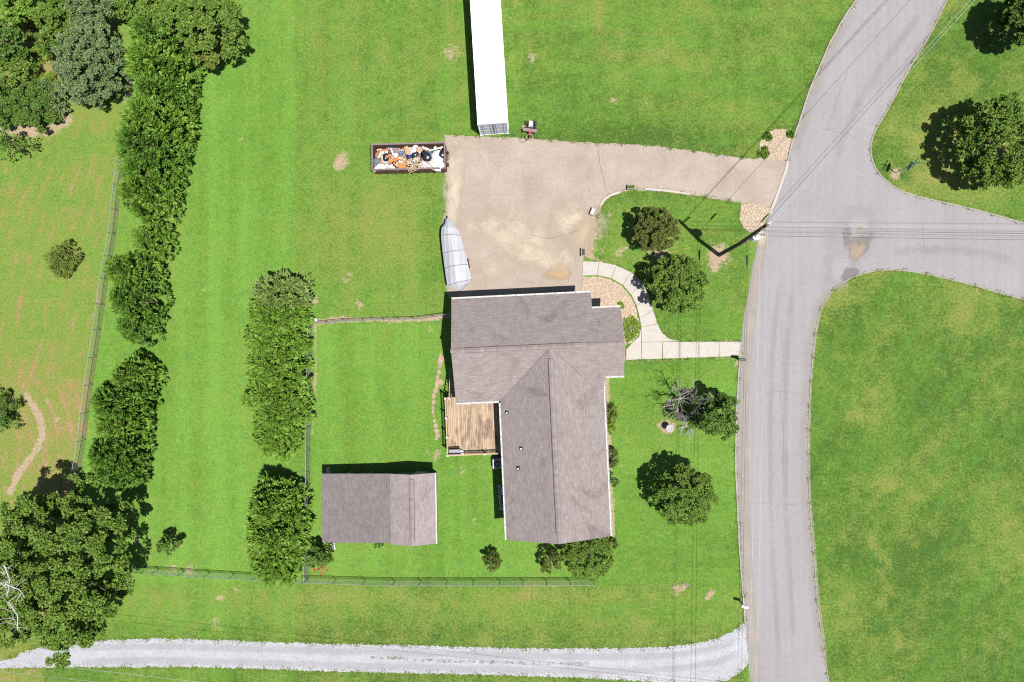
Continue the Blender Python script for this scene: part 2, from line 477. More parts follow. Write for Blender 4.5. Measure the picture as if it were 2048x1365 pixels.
    idx = np.arange(nx * ny).reshape(ny, nx)
    f = np.stack([idx[:-1, :-1].ravel(), idx[:-1, 1:].ravel(), idx[1:, 1:].ravel(), idx[1:, :-1].ravel()], -1)
    me = mesh_np('ground', v, f)
    at = me.attributes.new('gm', 'FLOAT_COLOR', 'POINT')
    at.data.foreach_set('color', np.stack([dry.ravel(), np.clip(bare, 0, 1.4).ravel(), tone.ravel(), np.ones(X.size)], -1).astype(np.float32).ravel())
    m, t, b = newmat('lawn')
    A = N(t, 'ShaderNodeAttribute', attribute_name='gm'); sp = N(t, 'ShaderNodeSeparateColor'); t.links.new(A.outputs['Color'], sp.inputs[0])
    co = N(t, 'ShaderNodeTexCoord').outputs['Object']
    a1 = noise01(t, co, .8, 6, .65); a2 = noise01(t, co, 5, 6, .7); a3 = noise01(t, co, 22, 3, .65); a4 = noise01(t, co, 2.2, 5, .62)
    cen = lambda s, k: mth(t, 'MULTIPLY', mth(t, 'SUBTRACT', s, .5), k)
    dr = mth(t, 'ADD', sp.outputs[0], mth(t, 'ADD', cen(a1, .5), mth(t, 'ADD', cen(a2, .75), cen(a3, .45))))
    tn = mth(t, 'ADD', sp.outputs[2], mth(t, 'ADD', cen(a4, .45), mth(t, 'ADD', cen(a2, .35), cen(a1, .3))))
    g = ramp(t, tn, [(.0, (.034, .074, .0095)), (.5, (.067, .136, .0165)), (1.0, (.092, .183, .027))])
    a5 = noise01(t, co, 1.3, 5, .6, .6)
    g = mixc(t, mth(t, 'MULTIPLY', smooth(t, a5, .55, 1.0), .55), g, (.04, .122, .03))       # clover
    g = mixc(t, smooth(t, dr, .1, 1.0), g, (.122, .146, .03))
    g = mixc(t, smooth(t, dr, .75, 1.5), g, (.195, .128, .062))
    bf = mth(t, 'ADD', sp.outputs[1], mth(t, 'ADD', cen(a4, .6), mth(t, 'ADD', cen(a2, .75), cen(a3, .4))))
    soil = ramp(t, a3, [(.1, (.165, .122, .076)), (.9, (.3, .228, .158))])
    g = mixc(t, mth(t, 'MULTIPLY', smooth(t, bf, .3, 1.05), smooth(t, sp.outputs[1], .03, .2)), g, soil)
    a6 = noise01(t, co, 10.5, 3, .7)
    g = mixc(t, 1.0, g, ramp(t, a6, [(.0, .76), (1.0, 1.26)]), 'MULTIPLY')
    g = mixc(t, 1.0, g, ramp(t, a3, [(.0, .6), (1.0, 1.36)]), 'MULTIPLY')
    g = mixc(t, 1.0, g, ramp(t, a2, [(.0, .78), (1.0, 1.2)]), 'MULTIPLY')
    t.links.new(g, b.inputs['Base Color']); b.inputs['Roughness'].default_value = .9; b.inputs['Specular IOR Level'].default_value = .15
    bumpn(t, b, mth(t, 'ADD', a3, mth(t, 'MULTIPLY', a2, 1.2)), .5, .05)
    me.materials.append(m)
    o = link(bpy.data.objects.new('ground', me)); tag(o, 'mown green lawn with dry swaths and bare spots', kind='structure')


make_ground()


# ------------------------------------------------------------------ paving
def dens(poly, step=.35, amp=.05, closed=True, seed=1):
    """world polyline with small uneven steps, as where turf meets paving"""
    rr = random.Random(seed); out = []
    n = len(poly)
    for i in range(n if closed else n - 1):
        a = Vector(poly[i]).to_2d(); b = Vector(poly[(i + 1) % n]).to_2d(); L = (b - a).length; k = max(1, int(L / step))
        nrm = Vector((-(b - a).y, (b - a).x)) / (L + 1e-9)
        for j in range(k):
            p = a.lerp(b, j / k)
            out.append(tuple(p + nrm * (rr.uniform(-amp, amp) if L > step else 0)))
    if not closed: out.append(tuple(poly[-1][:2]))
    return out


def catmull(pts, k=5):
    p = [Vector((a[0], a[1])) for a in pts]; out = []
    for i in range(len(p) - 1):
        p0 = p[max(i - 1, 0)]; p1 = p[i]; p2 = p[i + 1]; p3 = p[min(i + 2, len(p) - 1)]
        for j in range(k):
            t = j / k
            out.append(.5 * ((2 * p1) + (p2 - p0) * t + (2 * p0 - 5 * p1 + 4 * p2 - p3) * t * t + (3 * p1 - p0 - 3 * p2 + p3) * t ** 3))
    out.append(p[-1]); return [tuple(q) for q in out]


def sheet(name, poly, z, m, label=None, kind='structure'):
    vs = [Vector((p[0], p[1], z)) for p in poly]
    tri = [t_ if (vs[t_[1]] - vs[t_[0]]).cross(vs[t_[2]] - vs[t_[0]]).z > 0 else t_[::-1] for t_ in tessellate_polygon([vs])]
    me = bpy.data.meshes.new(name); me.from_pydata(vs, [], tri); me.update(); me.materials.append(m)
    o = link(bpy.data.objects.new(name, me)); tag(o, label, kind=kind); return o


def ribbon(name, pts, cross, z, m, label=None, kind='stuff', parent=None):
    """flat band along a line; cross = [(offset, cover)]"""
    p = [Vector((a[0], a[1])) for a in pts]; vs = []; al = []; fs = []; n = len(cross)
    for i, q in enumerate(p):
        d = (p[min(i + 1, len(p) - 1)] - p[max(i - 1, 0)]); d = d / (d.length + 1e-9); nn = Vector((-d.y, d.x))
        e = min(1.0, i / 3., (len(p) - 1 - i) / 3.) if len(p) > 8 else 1.0
        for off, a in cross:
            r_ = q + nn * off; vs.append((r_.x, r_.y, z)); al.append(a * (.25 + .75 * e))
    for i in range(len(p) - 1):
        for k in range(n - 1):
            fs.append((i * n + k, i * n + k + 1, (i + 1) * n + k + 1, (i + 1) * n + k))
    me = bpy.data.meshes.new(name); me.from_pydata(vs, [], fs); me.update()
    at = me.attributes.new('al', 'FLOAT', 'POINT'); at.data.foreach_set('value', al)
    me.materials.append(m); o = link(bpy.data.objects.new(name, me), parent)
    if parent is None: tag(o, label, kind=kind)
    return o


def blotch(name, px, py, rx, ry, rot, a0, z, m, label, kind='stuff', rings=(0, .35, .7, 1.0), covers=None, seed=0):
    c = P3(px, py); rr = random.Random(seed); n = 28; vs = [(c.x, c.y, z)]; al = [a0]; fs = []
    s = 1 / 23.5; ph = [rr.uniform(0, 6.3) for _ in range(3)]
    for j, q in enumerate(rings[1:]):
        for k in range(n):
            t = 2 * math.pi * k / n; w_ = 1 + .18 * math.sin(2 * t + ph[0]) + .14 * math.sin(3 * t + ph[1]) + .1 * math.sin(5 * t + ph[2])
            x, y = rx * q * w_ * math.cos(t), ry * q * w_ * math.sin(t)
            vs.append((c.x + (x * math.cos(rot) - y * math.sin(rot)) * s, c.y + (x * math.sin(rot) + y * math.cos(rot)) * s, z))
            al.append(a0 * (1 - q) ** .7)
    for k in range(n): fs.append((0, 1 + k, 1 + (k + 1) % n))
    for j in range(len(rings) - 2):
        for k in range(n):
            a = 1 + j * n; fs.append((a + k, a + n + k, a + n + (k + 1) % n, a + (k + 1) % n))
    me = bpy.data.meshes.new(name); me.from_pydata(vs, [], fs); me.update()
    at = me.attributes.new('al', 'FLOAT', 'POINT'); at.data.foreach_set('value', al); me.materials.append(m)
    o = link(bpy.data.objects.new(name, me)); tag(o, label, kind=kind); return o


def PX(lst, z=0.0):
    return [P(a, b, z) for a, b in lst]


def pavemat(name, ca, cb, cc, scale, streak=0.0, fine=.2):
    m, t, b = newmat(name)
    co = N(t, 'ShaderNodeTexCoord').outputs['Object']
    n1 = noise01(t, co, scale, 6, .62, .4); n2 = noise01(t, co, scale * 11, 4, .65); n3 = noise01(t, co, 30, 2, .6)
    mp = N(t, 'ShaderNodeMapping'); mp.inputs['Scale'].default_value = (1.9, .05, 1); mp.inputs['Rotation'].default_value = (0, 0, .03); t.links.new(co, mp.inputs[0])
    n4 = noise01(t, mp.outputs[0], 1.0, 3, .5)
    x = mth(t, 'ADD', mth(t, 'MULTIPLY', n1, 1 - streak), mth(t, 'MULTIPLY', n4, streak))
    col = ramp(t, x, [(.1, ca), (.5, cb), (.9, cc)])
    col = mixc(t, 1.0, col, ramp(t, n2, [(0.0, 1 - fine), (1.0, 1 + fine * .7)]), 'MULTIPLY')
    col = mixc(t, 1.0, col, ramp(t, n3, [(.2, 1 - fine * .6), (.8, 1 + fine * .6)]), 'MULTIPLY')
    t.links.new(col, b.inputs['Base Color']); b.inputs['Roughness'].default_value = .9; b.inputs['Specular IOR Level'].default_value = .2
    bumpn(t, b, mth(t, 'ADD', n3, n2), .25, .02)
    return m


asphalt = pavemat('asphalt', (.163, .154, .158), (.177, .168, .172), (.192, .183, .187), .28, .55, .09)
drive_m = pavemat('driveway_aggregate', (.195, .158, .128), (.222, .184, .154), (.248, .212, .182), .4, 0.0, .14)
gravel_m = pavemat('white_gravel', (.215, .213, .226), (.24, .239, .256), (.265, .265, .285), .5, 0.0, .24)

L_N = [(2700, -1500), (2300, -900), (1990, -420), (1900, -270), (1800, -130), (1712, 0), (1690, 32), (1660, 85), (1638, 135), (1618, 182), (1601, 235), (1588, 272), (1580, 300), (1575, 322)]
L_MOUTH = [(1570, 345), (1556, 385), (1540, 428)]
L_S = [(1530, 452), (1518, 480), (1507, 530), (1495, 595), (1487, 640), (1483, 684), (1479, 720), (1475, 780), (1472, 840), (1471, 940), (1474, 1000), (1478, 1090), (1483, 1160), (1487, 1210), (1490, 1250)]
L_SS = [(1494, 1300), (1500, 1350), (1506, 1420), (1520, 1600), (1540, 1800), (1600, 2900)]
R_S = [(1780, 2900), (1720, 1800), (1690, 1560), (1668, 1420), (1658, 1365), (1652, 1330), (1643, 1270), (1634, 1200), (1628, 1120), (1622, 1050), (1618, 980), (1617, 920), (1617, 860), (1619, 800), (1623, 740), (1630, 670), (1637, 635), (1648, 605), (1665, 582), (1690, 563), (1722, 549), (1762, 541), (1800, 541), (1850, 548), (1900, 560), (1950, 572), (2000, 587), (2048, 600), (2200, 648), (2500, 760), (3600, 1200)]
R_N = [(3600, 1010), (2500, 575), (2200, 488), (2048, 447), (2000, 433), (1950, 420), (1900, 408), (1850, 397), (1812, 386), (1785, 372), (1761, 351), (1746, 326), (1741, 300), (1745, 275), (1756, 252), (1776, 218), (1795, 183), (1817, 140), (1845, 95), (1871, 48), (1895, 0), (1970, -120), (2060, -250), (2170, -420), (2480, -900), (2880, -1500)]
road = catmull(PX(L_N + L_MOUTH + L_S + L_SS), 4) + catmull(PX(R_S), 4) + catmull(PX(R_N), 4)
sheet('road', dens(road, .5, .03, seed=4), .006, asphalt, 'pale grey asphalt road forking at a side street')

DRIVE = [(888, 270), (925, 272), (957, 273), (1020, 275), (1060, 277), (1150, 284), (1288, 290), (1350, 297), (1430, 308), (1500, 318), (1577, 322), (1571, 345), (1556, 385), (1541, 414), (1482, 406), (1450, 402), (1400, 393), (1350, 387), (1290, 381), (1255, 382), (1227, 390), (1208, 405), (1198, 425), (1190, 450), (1182, 480), (1172, 500), (1166, 523), (1166, 555), (1161, 600), (1160, 640), (905, 640), (903, 598), (893, 588), (889, 540), (884, 480), (886, 440), (893, 400), (893, 365), (888, 330), (893, 300)]
sheet('driveway', dens(PX(DRIVE), .25, .06, seed=9), .01, drive_m, 'tan aggregate driveway widening before the garage')

GRAV_T = [(-2400, 1420), (-700, 1330), (-300, 1335), (0, 1322), (40, 1306), (80, 1296), (160, 1284), (300, 1278), (400, 1279), (500, 1283), (650, 1288), (800, 1290), (950, 1295), (1100, 1297), (1200, 1297), (1300, 1295), (1370, 1290), (1420, 1280), (1460, 1265), (1482, 1252), (1491, 1246)]
GRAV_B = [(1497, 1326), (1482, 1344), (1450, 1362), (1400, 1372), (1300, 1364), (1180, 1357), (1000, 1351), (800, 1346), (600, 1341), (400, 1335), (200, 1335), (0, 1338), (-300, 1362), (-700, 1375), (-2400, 1465)]
gl = catmull(PX(GRAV_T), 4) + catmull(PX(GRAV_B), 4)
sheet('gravel_lane', dens(gl, .12, .08, seed=12), .012, gravel_m, 'pale gravel lane along the foot of the lot')

# loose sand and stains on the paving
sand = drift('sand_drift_layer', (.345, .292, .226), (.302, .25, .19), -.1, 1.0, top=.85)
sand_o = drift('ochre_wash_layer', (.315, .25, .175), (.275, .212, .14), .0, 1.2, .6, top=.8)
tar = drift('damp_patch_layer', (.14, .128, .126), (.11, .102, .1), .3, .7, .7)
pale_w = drift('pale_silt_layer', (.25, .24, .24), (.215, .205, .205), .2, 1.2, .6)
ochre_w = drift('ochre_silt_layer', (.25, .185, .125), (.17, .145, .125), .25, .9, 1.3, top=.8)
grey_w = drift('grey_patch_layer', (.14, .132, .135), (.12, .113, .115), .2, .9, 1.2, top=.6)
dark_line = drift('joint_line_layer', (.11, .088, .072), (.09, .07, .058), .2, .7, 3)
pale_line = drift('pale_seam_layer', (.26, .235, .21), (.23, .21, .19), .2, .7, 3)
tyre = drift('tyre_track_layer', (.15, .143, .147), (.143, .136, .14), .0, 1.6, .4, top=.4)
weed_m = drift('lane_weed_layer', (.06, .085, .03), (.12, .11, .06), .85, 1.2, 2.4, top=.6)

verge = drift('verge_sand_layer', (.25, .222, .195), (.22, .192, .165), .0, 1.4, .7, top=.75)
ribbon('sand_drift', catmull(PX([(1526, 470), (1514, 530), (1503, 600), (1497, 660), (1490, 720), (1486, 800), (1484, 900), (1486, 1000), (1491, 1100), (1497, 1190), (1502, 1260), (1508, 1330), (1515, 1400)]), 6), [(-.55, 0), (-.25, .75), (.1, 1.0), (.55, .9)], .014, verge, 'sandy silt along the west edge of the road')
ribbon('sand_drift', catmull(PX([(1650, 1330), (1640, 1262), (1631, 1190), (1625, 1110), (1619, 1040), (1614, 970), (1613, 900), (1615, 800), (1620, 730), (1627, 665), (1640, 612), (1662, 578)]), 6), [(-.3, .9), (.1, .7), (.75, 0)], .014, verge, 'sandy silt along the east edge of the road')
ribbon('sand_drift', catmull(PX([(1705, 20), (1665, 85), (1642, 140), (1624, 185), (1606, 240), (1592, 280), (1583, 310)]), 5), [(-.1, .75), (.35, .55), (.8, 0)], .014, verge, 'sandy silt along the kerb of the upper road')
ribbon('sand_drift', catmull(PX([(1890, 0), (1866, 48), (1840, 95), (1812, 140), (1790, 183)]), 5), [(-.55, 0), (-.2, .4), (.1, .7)], .014, verge, 'sandy silt along the far kerb of the upper road')
blotch('silt_stain', 1708, 462, 50, 85, -.35, 1.3, .016, pale_w, 'pale dried silt on the junction asphalt', seed=3)
blotch('silt_stain', 1680, 535, 40, 55, -.6, 1.2, .0165, pale_w, 'pale dried silt by the corner kerb', seed=5)
blotch('silt_stain', 1714, 500, 20, 36, -.45, 1.15, .019, ochre_w, 'ochre mud stain at the road junction', seed=8)
blotch('silt_stain', 1722, 462, 14, 10, 0, 1.1, .0195, ochre_w, 'small ochre mud spot at the road junction', seed=9)
blotch('damp_patch', 1722, 490, 24, 40, -.4, 1.1, .0175, grey_w, 'irregular grey patch beside the ochre stain', seed=21)
blotch('damp_patch', 1693, 470, 12, 26, .1, 1.1, .0178, grey_w, 'small grey patch left of the ochre stain', seed=22)
blotch('damp_patch', 1698, 548, 18, 24, -.7, 1.1, .018, tar, 'dark repaired asphalt by the corner kerb', seed=2)
blotch('silt_stain', 1522, 470, 14, 40, .3, 1.0, .017, sand, 'sand washed onto the road by the utility pole', seed=4)
for k, (pl, wd) in enumerate([([(1860, 0), (1780, 110), (1720, 200), (1690, 270), (1670, 330)], .5), ([(1560, 560), (1545, 700), (1540, 900), (1545, 1100), (1560, 1365)], .35), ([(1585, 560), (1575, 700), (1570, 900), (1576, 1100), (1592, 1365)], .4), ([(2048, 530), (1950, 505), (1860, 500), (1780, 505)], .6)]):
    ribbon('tyre_track', catmull(PX(pl), 5), [(-wd, 0), (-wd * .3, .6), (wd * .3, .6), (wd, 0)], .0125, tyre, ['tyre track on the upper road', 'left tyre track on the lower road', 'right tyre track on the lower road', 'tyre track on the side street'][k])
# driveway washes
blotch('sand_wash', 1040, 480, 150, 70, -.3, .85, .0165, sand, 'sandy wash spreading over the driveway', seed=11)
blotch('sand_wash', 1150, 440, 60, 60, .6, .85, .017, sand, 'sandy wash by the lawn corner of the driveway', seed=12)
blotch('sand_wash', 1118, 545, 32, 26, .2, 1.1, .019, drift('sand_heap_layer', (.31, .215, .125), (.27, .18, .1), .2, .8, .6, top=.75), 'ochre sand heap washed against the garage front', seed=13)
blotch('sand_wash', 1165, 470, 30, 70, -.2, 1.0, .0175, sand_o, 'ochre sand along the bed edge of the driveway', seed=14)
blotch('sand_wash', 908, 380, 26, 110, 0, .95, .018, sand, 'sand along the west edge of the driveway', seed=15)
blotch('sand_wash', 980, 540, 60, 40, .3, .65, .0185, sand, 'sand in front of the garage by the boat', seed=16)
blotch('sand_wash', 930, 288, 45, 14, 0, .8, .0172, sand, 'sand at the container end of the driveway', seed=17)
ribbon('sand_wash', catmull(PX([(960, 420), (1000, 470), (1050, 505), (1110, 520), (1150, 510)]), 6), [(-1.3, 0), (-.4, .7), (.4, .7), (1.2, 0)], .0195, sand, 'curved tongue of ochre sand on the driveway')
ribbon('paving_joint', PX([(1288, 290), (1287, 335), (1287, 380)]), [(-.05, 1), (.05, 1)], .021, pale_line, 'pale joint across the driveway')
ribbon('paving_crack', PX([(1194, 286), (1198, 310), (1200, 330), (1206, 350), (1208, 365), (1213, 385)]), [(-.018, 1), (.018, 1)], .021, dark_line, 'thin crack across the driveway')
ribbon('paving_crack', PX([(1060, 470), (1100, 478), (1130, 470), (1160, 460)]), [(-.015, 1), (.015, 1)], .0212, dark_line, 'thin crack in the driveway before the garage')
for pl, l in (([(1110, 1020), (1113, 1090)], 'upper pale seam'), ([(1553, 1090), (1556, 1140), (1561, 1190), (1566, 1240)], 'lower pale seam')):
    if pl[0][0] > 1500: ribbon('paving_seam', PX(pl), [(-.03, 1), (.03, 1)], .0205, pale_line, 'thin pale seam in the lower road')
ribbon('paving_seam', PX([(1635, 320), (1620, 380), (1605, 440)]), [(-.02, .8), (.02, .8)], .0205, pale_line, 'thin pale seam in the road by the junction')
track_m = drift('lane_track_layer', (.262, .262, .275), (.235, .235, .246), .1, 1.4, .9, top=.6)
for dy, l in ((-13, 'north wheel track of the gravel lane'), (15, 'south wheel track of the gravel lane')):
    ribbon('wheel_track', catmull(PX([(120, 1312 + dy), (300, 1306 + dy), (500, 1311 + dy), (800, 1319 + dy), (1100, 1326 + dy), (1300, 1326 + dy), (1420, 1312 + dy), (1480, 1290 + dy)]), 6), [(-.45, 0), (-.15, .8), (.15, .8), (.45, 0)], .0165, track_m, l)
ribbon('lane_weeds', catmull(PX([(720, 1316), (780, 1316), (850, 1321), (930, 1323), (1000, 1325), (1080, 1327), (1150, 1328), (1200, 1326)]), 6), [(-.35, 0), (-.12, .95), (.12, .95), (.35, 0)], .02, weed_m, 'weeds in the middle of the gravel lane')
ribbon('lane_weeds', catmull(PX([(470, 1309), (520, 1310), (570, 1312)]), 6), [(-.25, 0), (0, .8), (.25, 0)], .02, weed_m, 'sparse weeds at the west end of the gravel lane')
ribbon('lane_weeds', catmull(PX([(1360, 1345), (1400, 1335), (1440, 1318)]), 6), [(-.3, 0), (0, .7), (.3, 0)], .02, weed_m, 'sparse weeds where the gravel lane meets the road')


def kerb(name, pts, wd, z0, z1, label, m=kerb_m):
    p = [Vector((a[0], a[1])) for a in pts]; vs = []; fs = []
    for i, q in enumerate(p):
        d = (p[min(i + 1, len(p) - 1)] - p[max(i - 1, 0)]); d = d / (d.length + 1e-9); nn = Vector((-d.y, d.x))
        for off, z in ((-wd / 2, z0), (-wd / 2 + .02, z1), (wd / 2 - .02, z1), (wd / 2, z0)):
            r_ = q + nn * off; vs.append((r_.x, r_.y, z))
    for i in range(len(p) - 1):
        for k in range(3):
            fs.append((i * 4 + k, i * 4 + k + 1, (i + 1) * 4 + k + 1, (i + 1) * 4 + k))
    fs += [(0, 1, 2, 3), tuple(len(vs) - 4 + k for k in (3, 2, 1, 0))]
    o = MB().add(vs, fs).build(name, m); tag(o, label, kind='structure'); return o


def rough_line(lst, seed, amp=.025):
    return dens(catmull(PX(lst), 4), .3, amp, False, seed)


kerb('kerb', rough_line(L_N[2:], 1, .012), .15, 0, .1, 'pale kerb between the north lawn and the road')
kerb('kerb', rough_line([(1576, 322), (1570, 345), (1556, 385), (1540, 428)], 2, .01), .24, 0, .06, 'white concrete kerb across the driveway mouth', concrete)
kerb('kerb', rough_line(L_S[5:], 3, .012), .14, 0, .08, 'worn kerb between the front lawn and the road')
kerb('kerb', rough_line(R_S[2:-1], 4, .012), .1, 0, .05, 'kerb round the lower east lawn')
kerb('kerb', rough_line(R_N[1:-2], 5, .012), .13, 0, .06, 'kerb round the upper east lawn')
kerb('kerb', rough_line([(1289, 379), (1330, 382), (1378, 389)], 6, .01), .2, 0, .1, 'white kerb along the inner side of the driveway', concrete)
kerb('kerb', rough_line([(1201, 412), (1209, 400), (1222, 391), (1240, 385)], 7, .01), .22, 0, .08, 'pale curved kerb at the lawn corner of the driveway', concrete)

# front walk: poured slabs with open joints
walk = bpy.data.objects.new('front_walk', None); COL.objects.link(walk); tag(walk, 'pale concrete front walk curving from driveway to road', kind='structure')
OUT = [(1165, 523), (1198, 524), (1233, 531), (1262, 545), (1284, 563), (1298, 591), (1307, 622), (1315, 648)]
INN = [(1165, 552), (1194, 551), (1222, 557), (1246, 571), (1262, 590), (1273, 612), (1279, 636), (1282, 654)]
slabs = [[OUT[i], OUT[i + 1], INN[i + 1], INN[i]] for i in range(7)]
slabs += [[(1282, 654), (1315, 648), (1324, 666), (1339, 678), (1358, 683), (1325, 684), (1283, 685)], [(1283, 685), (1325, 684), (1324, 718), (1283, 719)],
          [(1282, 656), (1283, 719), (1252, 721), (1252, 700), (1266, 684), (1278, 674)]]
ex = [1325, 1359, 1396, 1438, 1483]
slabs += [[(ex[i], 684), (ex[i + 1], 683.5), (ex[i + 1], 718 - (ex[i + 1] - 1325) * .035), (ex[i], 718 - (ex[i] - 1325) * .035)] for i in range(4)]
for s_ in slabs:
    w_ = [Vector(P(*q)) for q in s_]; c_ = sum(w_, Vector((0, 0))) / len(w_)
    MB().prism([q + (c_ - q).normalized() * .018 for q in w_], -.05, .05 + R.uniform(-.004, .004)).build('slab', concrete, walk, bevel=.008)

# river-pebble beds
def pip(p, poly):
    x, y = p; c = False; j = len(poly) - 1
    for i in range(len(poly)):
        if (poly[i][1] > y) != (poly[j][1] > y) and x < (poly[j][0] - poly[i][0]) * (y - poly[i][1]) / (poly[j][1] - poly[i][1]) + poly[i][0]: c = not c
        j = i
    return c


def pebbles(name, poly_px, n, label, rmin=.035, rmax=.075, z=.02):
    poly = PX(poly_px); xs = [p[0] for p in poly]; ys = [p[1] for p in poly]
    sheet('pebble_bed', dens(poly, .25, .05, seed=n), .014, bed_m, label + ', gravel base')
    rr = random.Random(n); vs = []; fs = []
    base = []
    for i, (r_, zz) in enumerate(((.0, 1.), (.75, .62), (1., .0))):
        for k in range(1 if i == 0 else 6): base.append((r_, 2 * math.pi * k / 6 + .5 * i, zz))
    bf = [(0, 1 + k, 1 + (k + 1) % 6) for k in range(6)] + [(1 + k, 7 + k, 7 + (k + 1) % 6) for k in range(6)] + [(1 + k, 7 + (k + 1) % 6, 1 + (k + 1) % 6) for k in range(6)]
    cnt = 0
    while cnt < n:
        p = (rr.uniform(min(xs), max(xs)), rr.uniform(min(ys), max(ys)))
        if not pip(p, poly): continue
        cnt += 1; r_ = rr.uniform(rmin, rmax); q = rr.uniform(.6, 1); rot = rr.uniform(0, 6.28); k = len(vs)
        for a, th, zz in base:
            x, y = a * r_ * math.cos(th), a * r_ * q * math.sin(th)
            vs.append((p[0] + x * math.cos(rot) - y * math.sin(rot), p[1] + x * math.sin(rot) + y * math.cos(rot), z - .015 + zz * r_ * .75))
        fs += [(a + k, b + k, c + k) for a, b, c in bf]
    me = mesh_np(name, vs, fs); me.materials.append(pebble_m)
    o = link(bpy.data.objects.new(name, me)); tag(o, label, kind='stuff')


bed_m = mat('pebble_bed_base', (.26, .2, .145), (.2, .145, .1), 12, .95)
BED_A = [(1165, 555), (1194, 553), (1220, 559), (1244, 573), (1260, 592), (1271, 614), (1277, 640), (1279, 662), (1274, 676), (1262, 687), (1250, 690), (1246, 660), (1238, 618), (1186, 620), (1178, 586), (1162, 586)]
BED_B = [(1517, 318), (1517, 306), (1520, 298), (1519, 288), (1524, 279), (1535, 277), (1541, 268), (1536, 264), (1550, 260), (1568, 258), (1576, 262), (1585, 275), (1580, 298), (1573, 320), (1540, 321)]
BED_C = [(1482, 408), (1510, 408), (1541, 416), (1534, 436), (1528, 452), (1512, 462), (1499, 465), (1488, 456), (1480, 440)]
pebbles('river_pebbles', BED_A, 3000, 'tan river pebbles between the house and the curved walk')
pebbles('river_pebbles', BED_B, 1300, 'tan river pebbles on the north side of the driveway mouth')
pebbles('river_pebbles', BED_C, 1300, 'tan river pebbles between the driveway and the utility pole')

# stepping stones along the back of the house
path = bpy.data.objects.new('stone_path', None); COL.objects.link(path); tag(path, 'line of flat tan stones set in the yard grass', kind='structure')
for sx, sy, a_, b_ in [(881, 712, 4, 8), (880, 722, 7, 12), (879, 733, 6, 8), (886, 718, 5, 9), (878, 745, 6, 8), (875, 757, 6, 12), (874, 769, 6, 12), (871, 781, 6, 10), (882, 765, 8, 9), (868, 793, 6, 10), (867, 805, 6, 9), (866, 816, 5, 8), (866, 824, 5, 6), (868, 832, 4, 5), (869, 842, 5, 7), (871, 852, 6, 8), (874, 862, 8, 8), (875, 871, 9, 9), (873, 878, 5, 4)]:
    n_ = 7; pts_ = []
    for k in range(n_):
        t_ = 2 * math.pi * k / n_; q_ = R.uniform(.75, 1.1); pts_.append(P(sx + a_ * .75 * q_ * math.cos(t_), sy + b_ * .72 * q_ * math.sin(t_)))
    MB().prism(pts_[::-1], -.03, R.uniform(.02, .05)).build('stone', stone_m, path, bevel=.012)

# ================================================================== THINGS
# ------------------------------------------------------------------ house
def roofmat(name, ca, cb, cc, rowdir='v'):
    m, t, b = newmat(name)
    uv = N(t, 'ShaderNodeUVMap').outputs[0]; co = N(t, 'ShaderNodeTexCoord').outputs['Object']
    br = N(t, 'ShaderNodeTexBrick'); t.links.new(uv, br.inputs['Vector'])
    br.inputs['Scale'].default_value = 1.0; br.inputs['Brick Width'].default_value = .32; br.inputs['Row Height'].default_value = .145
    br.inputs['Mortar Size'].default_value = .008; br.inputs['Color1'].default_value = (*ca, 1); br.inputs['Color2'].default_value = (*cb, 1); br.inputs['Mortar'].default_value = (*[x * .62 for x in ca], 1)
    br.inputs['Bias'].default_value = .0; br.offset = .5
    n1 = noise01(t, co, .38, 6, .65, .8); n2 = noise01(t, co, 11, 4, .65); n3 = noise01(t, co, 1.5, 4, .6)
    sv = N(t, 'ShaderNodeSeparateXYZ'); t.links.new(uv, sv.inputs[0])
    saw = mth(t, 'FRACT', mth(t, 'DIVIDE', sv.outputs[1], .145))
    col = mixc(t, 1.0, br.outputs['Color'], ramp(t, n2, [(0, .8), (1, 1.18)]), 'MULTIPLY')
    col = mixc(t, mth(t, 'MULTIPLY', smooth(t, n1, .55, 1.0), .8), col, cc)
    col = mixc(t, 1.0, col, ramp(t, n3, [(0, .9), (1, 1.08)]), 'MULTIPLY')
    t.links.new(col, b.inputs['Base Color']); b.inputs['Roughness'].default_value = .92; b.inputs['Specular IOR Level'].default_value = .15
    bumpn(t, b, mth(t, 'ADD', saw, mth(t, 'MULTIPLY', n2, .4)), .5, .02)
    return m


shingle = roofmat('shingle_roof', (.152, .13, .125), (.187, .161, .155), (.084, .07, .067))
shingle_dk = roofmat('shingle_roof_worn', (.108, .094, .095), (.135, .118, .118), (.066, .057, .058))
shingle_lt = roofmat('shingle_roof_pale', (.17, .145, .141), (.205, .177, .172), (.11, .092, .09))
cap_m = mat('ridge_cap', (.185, .148, .14), (.14, .113, .107), 7, .9, fine=.25, island=.14)


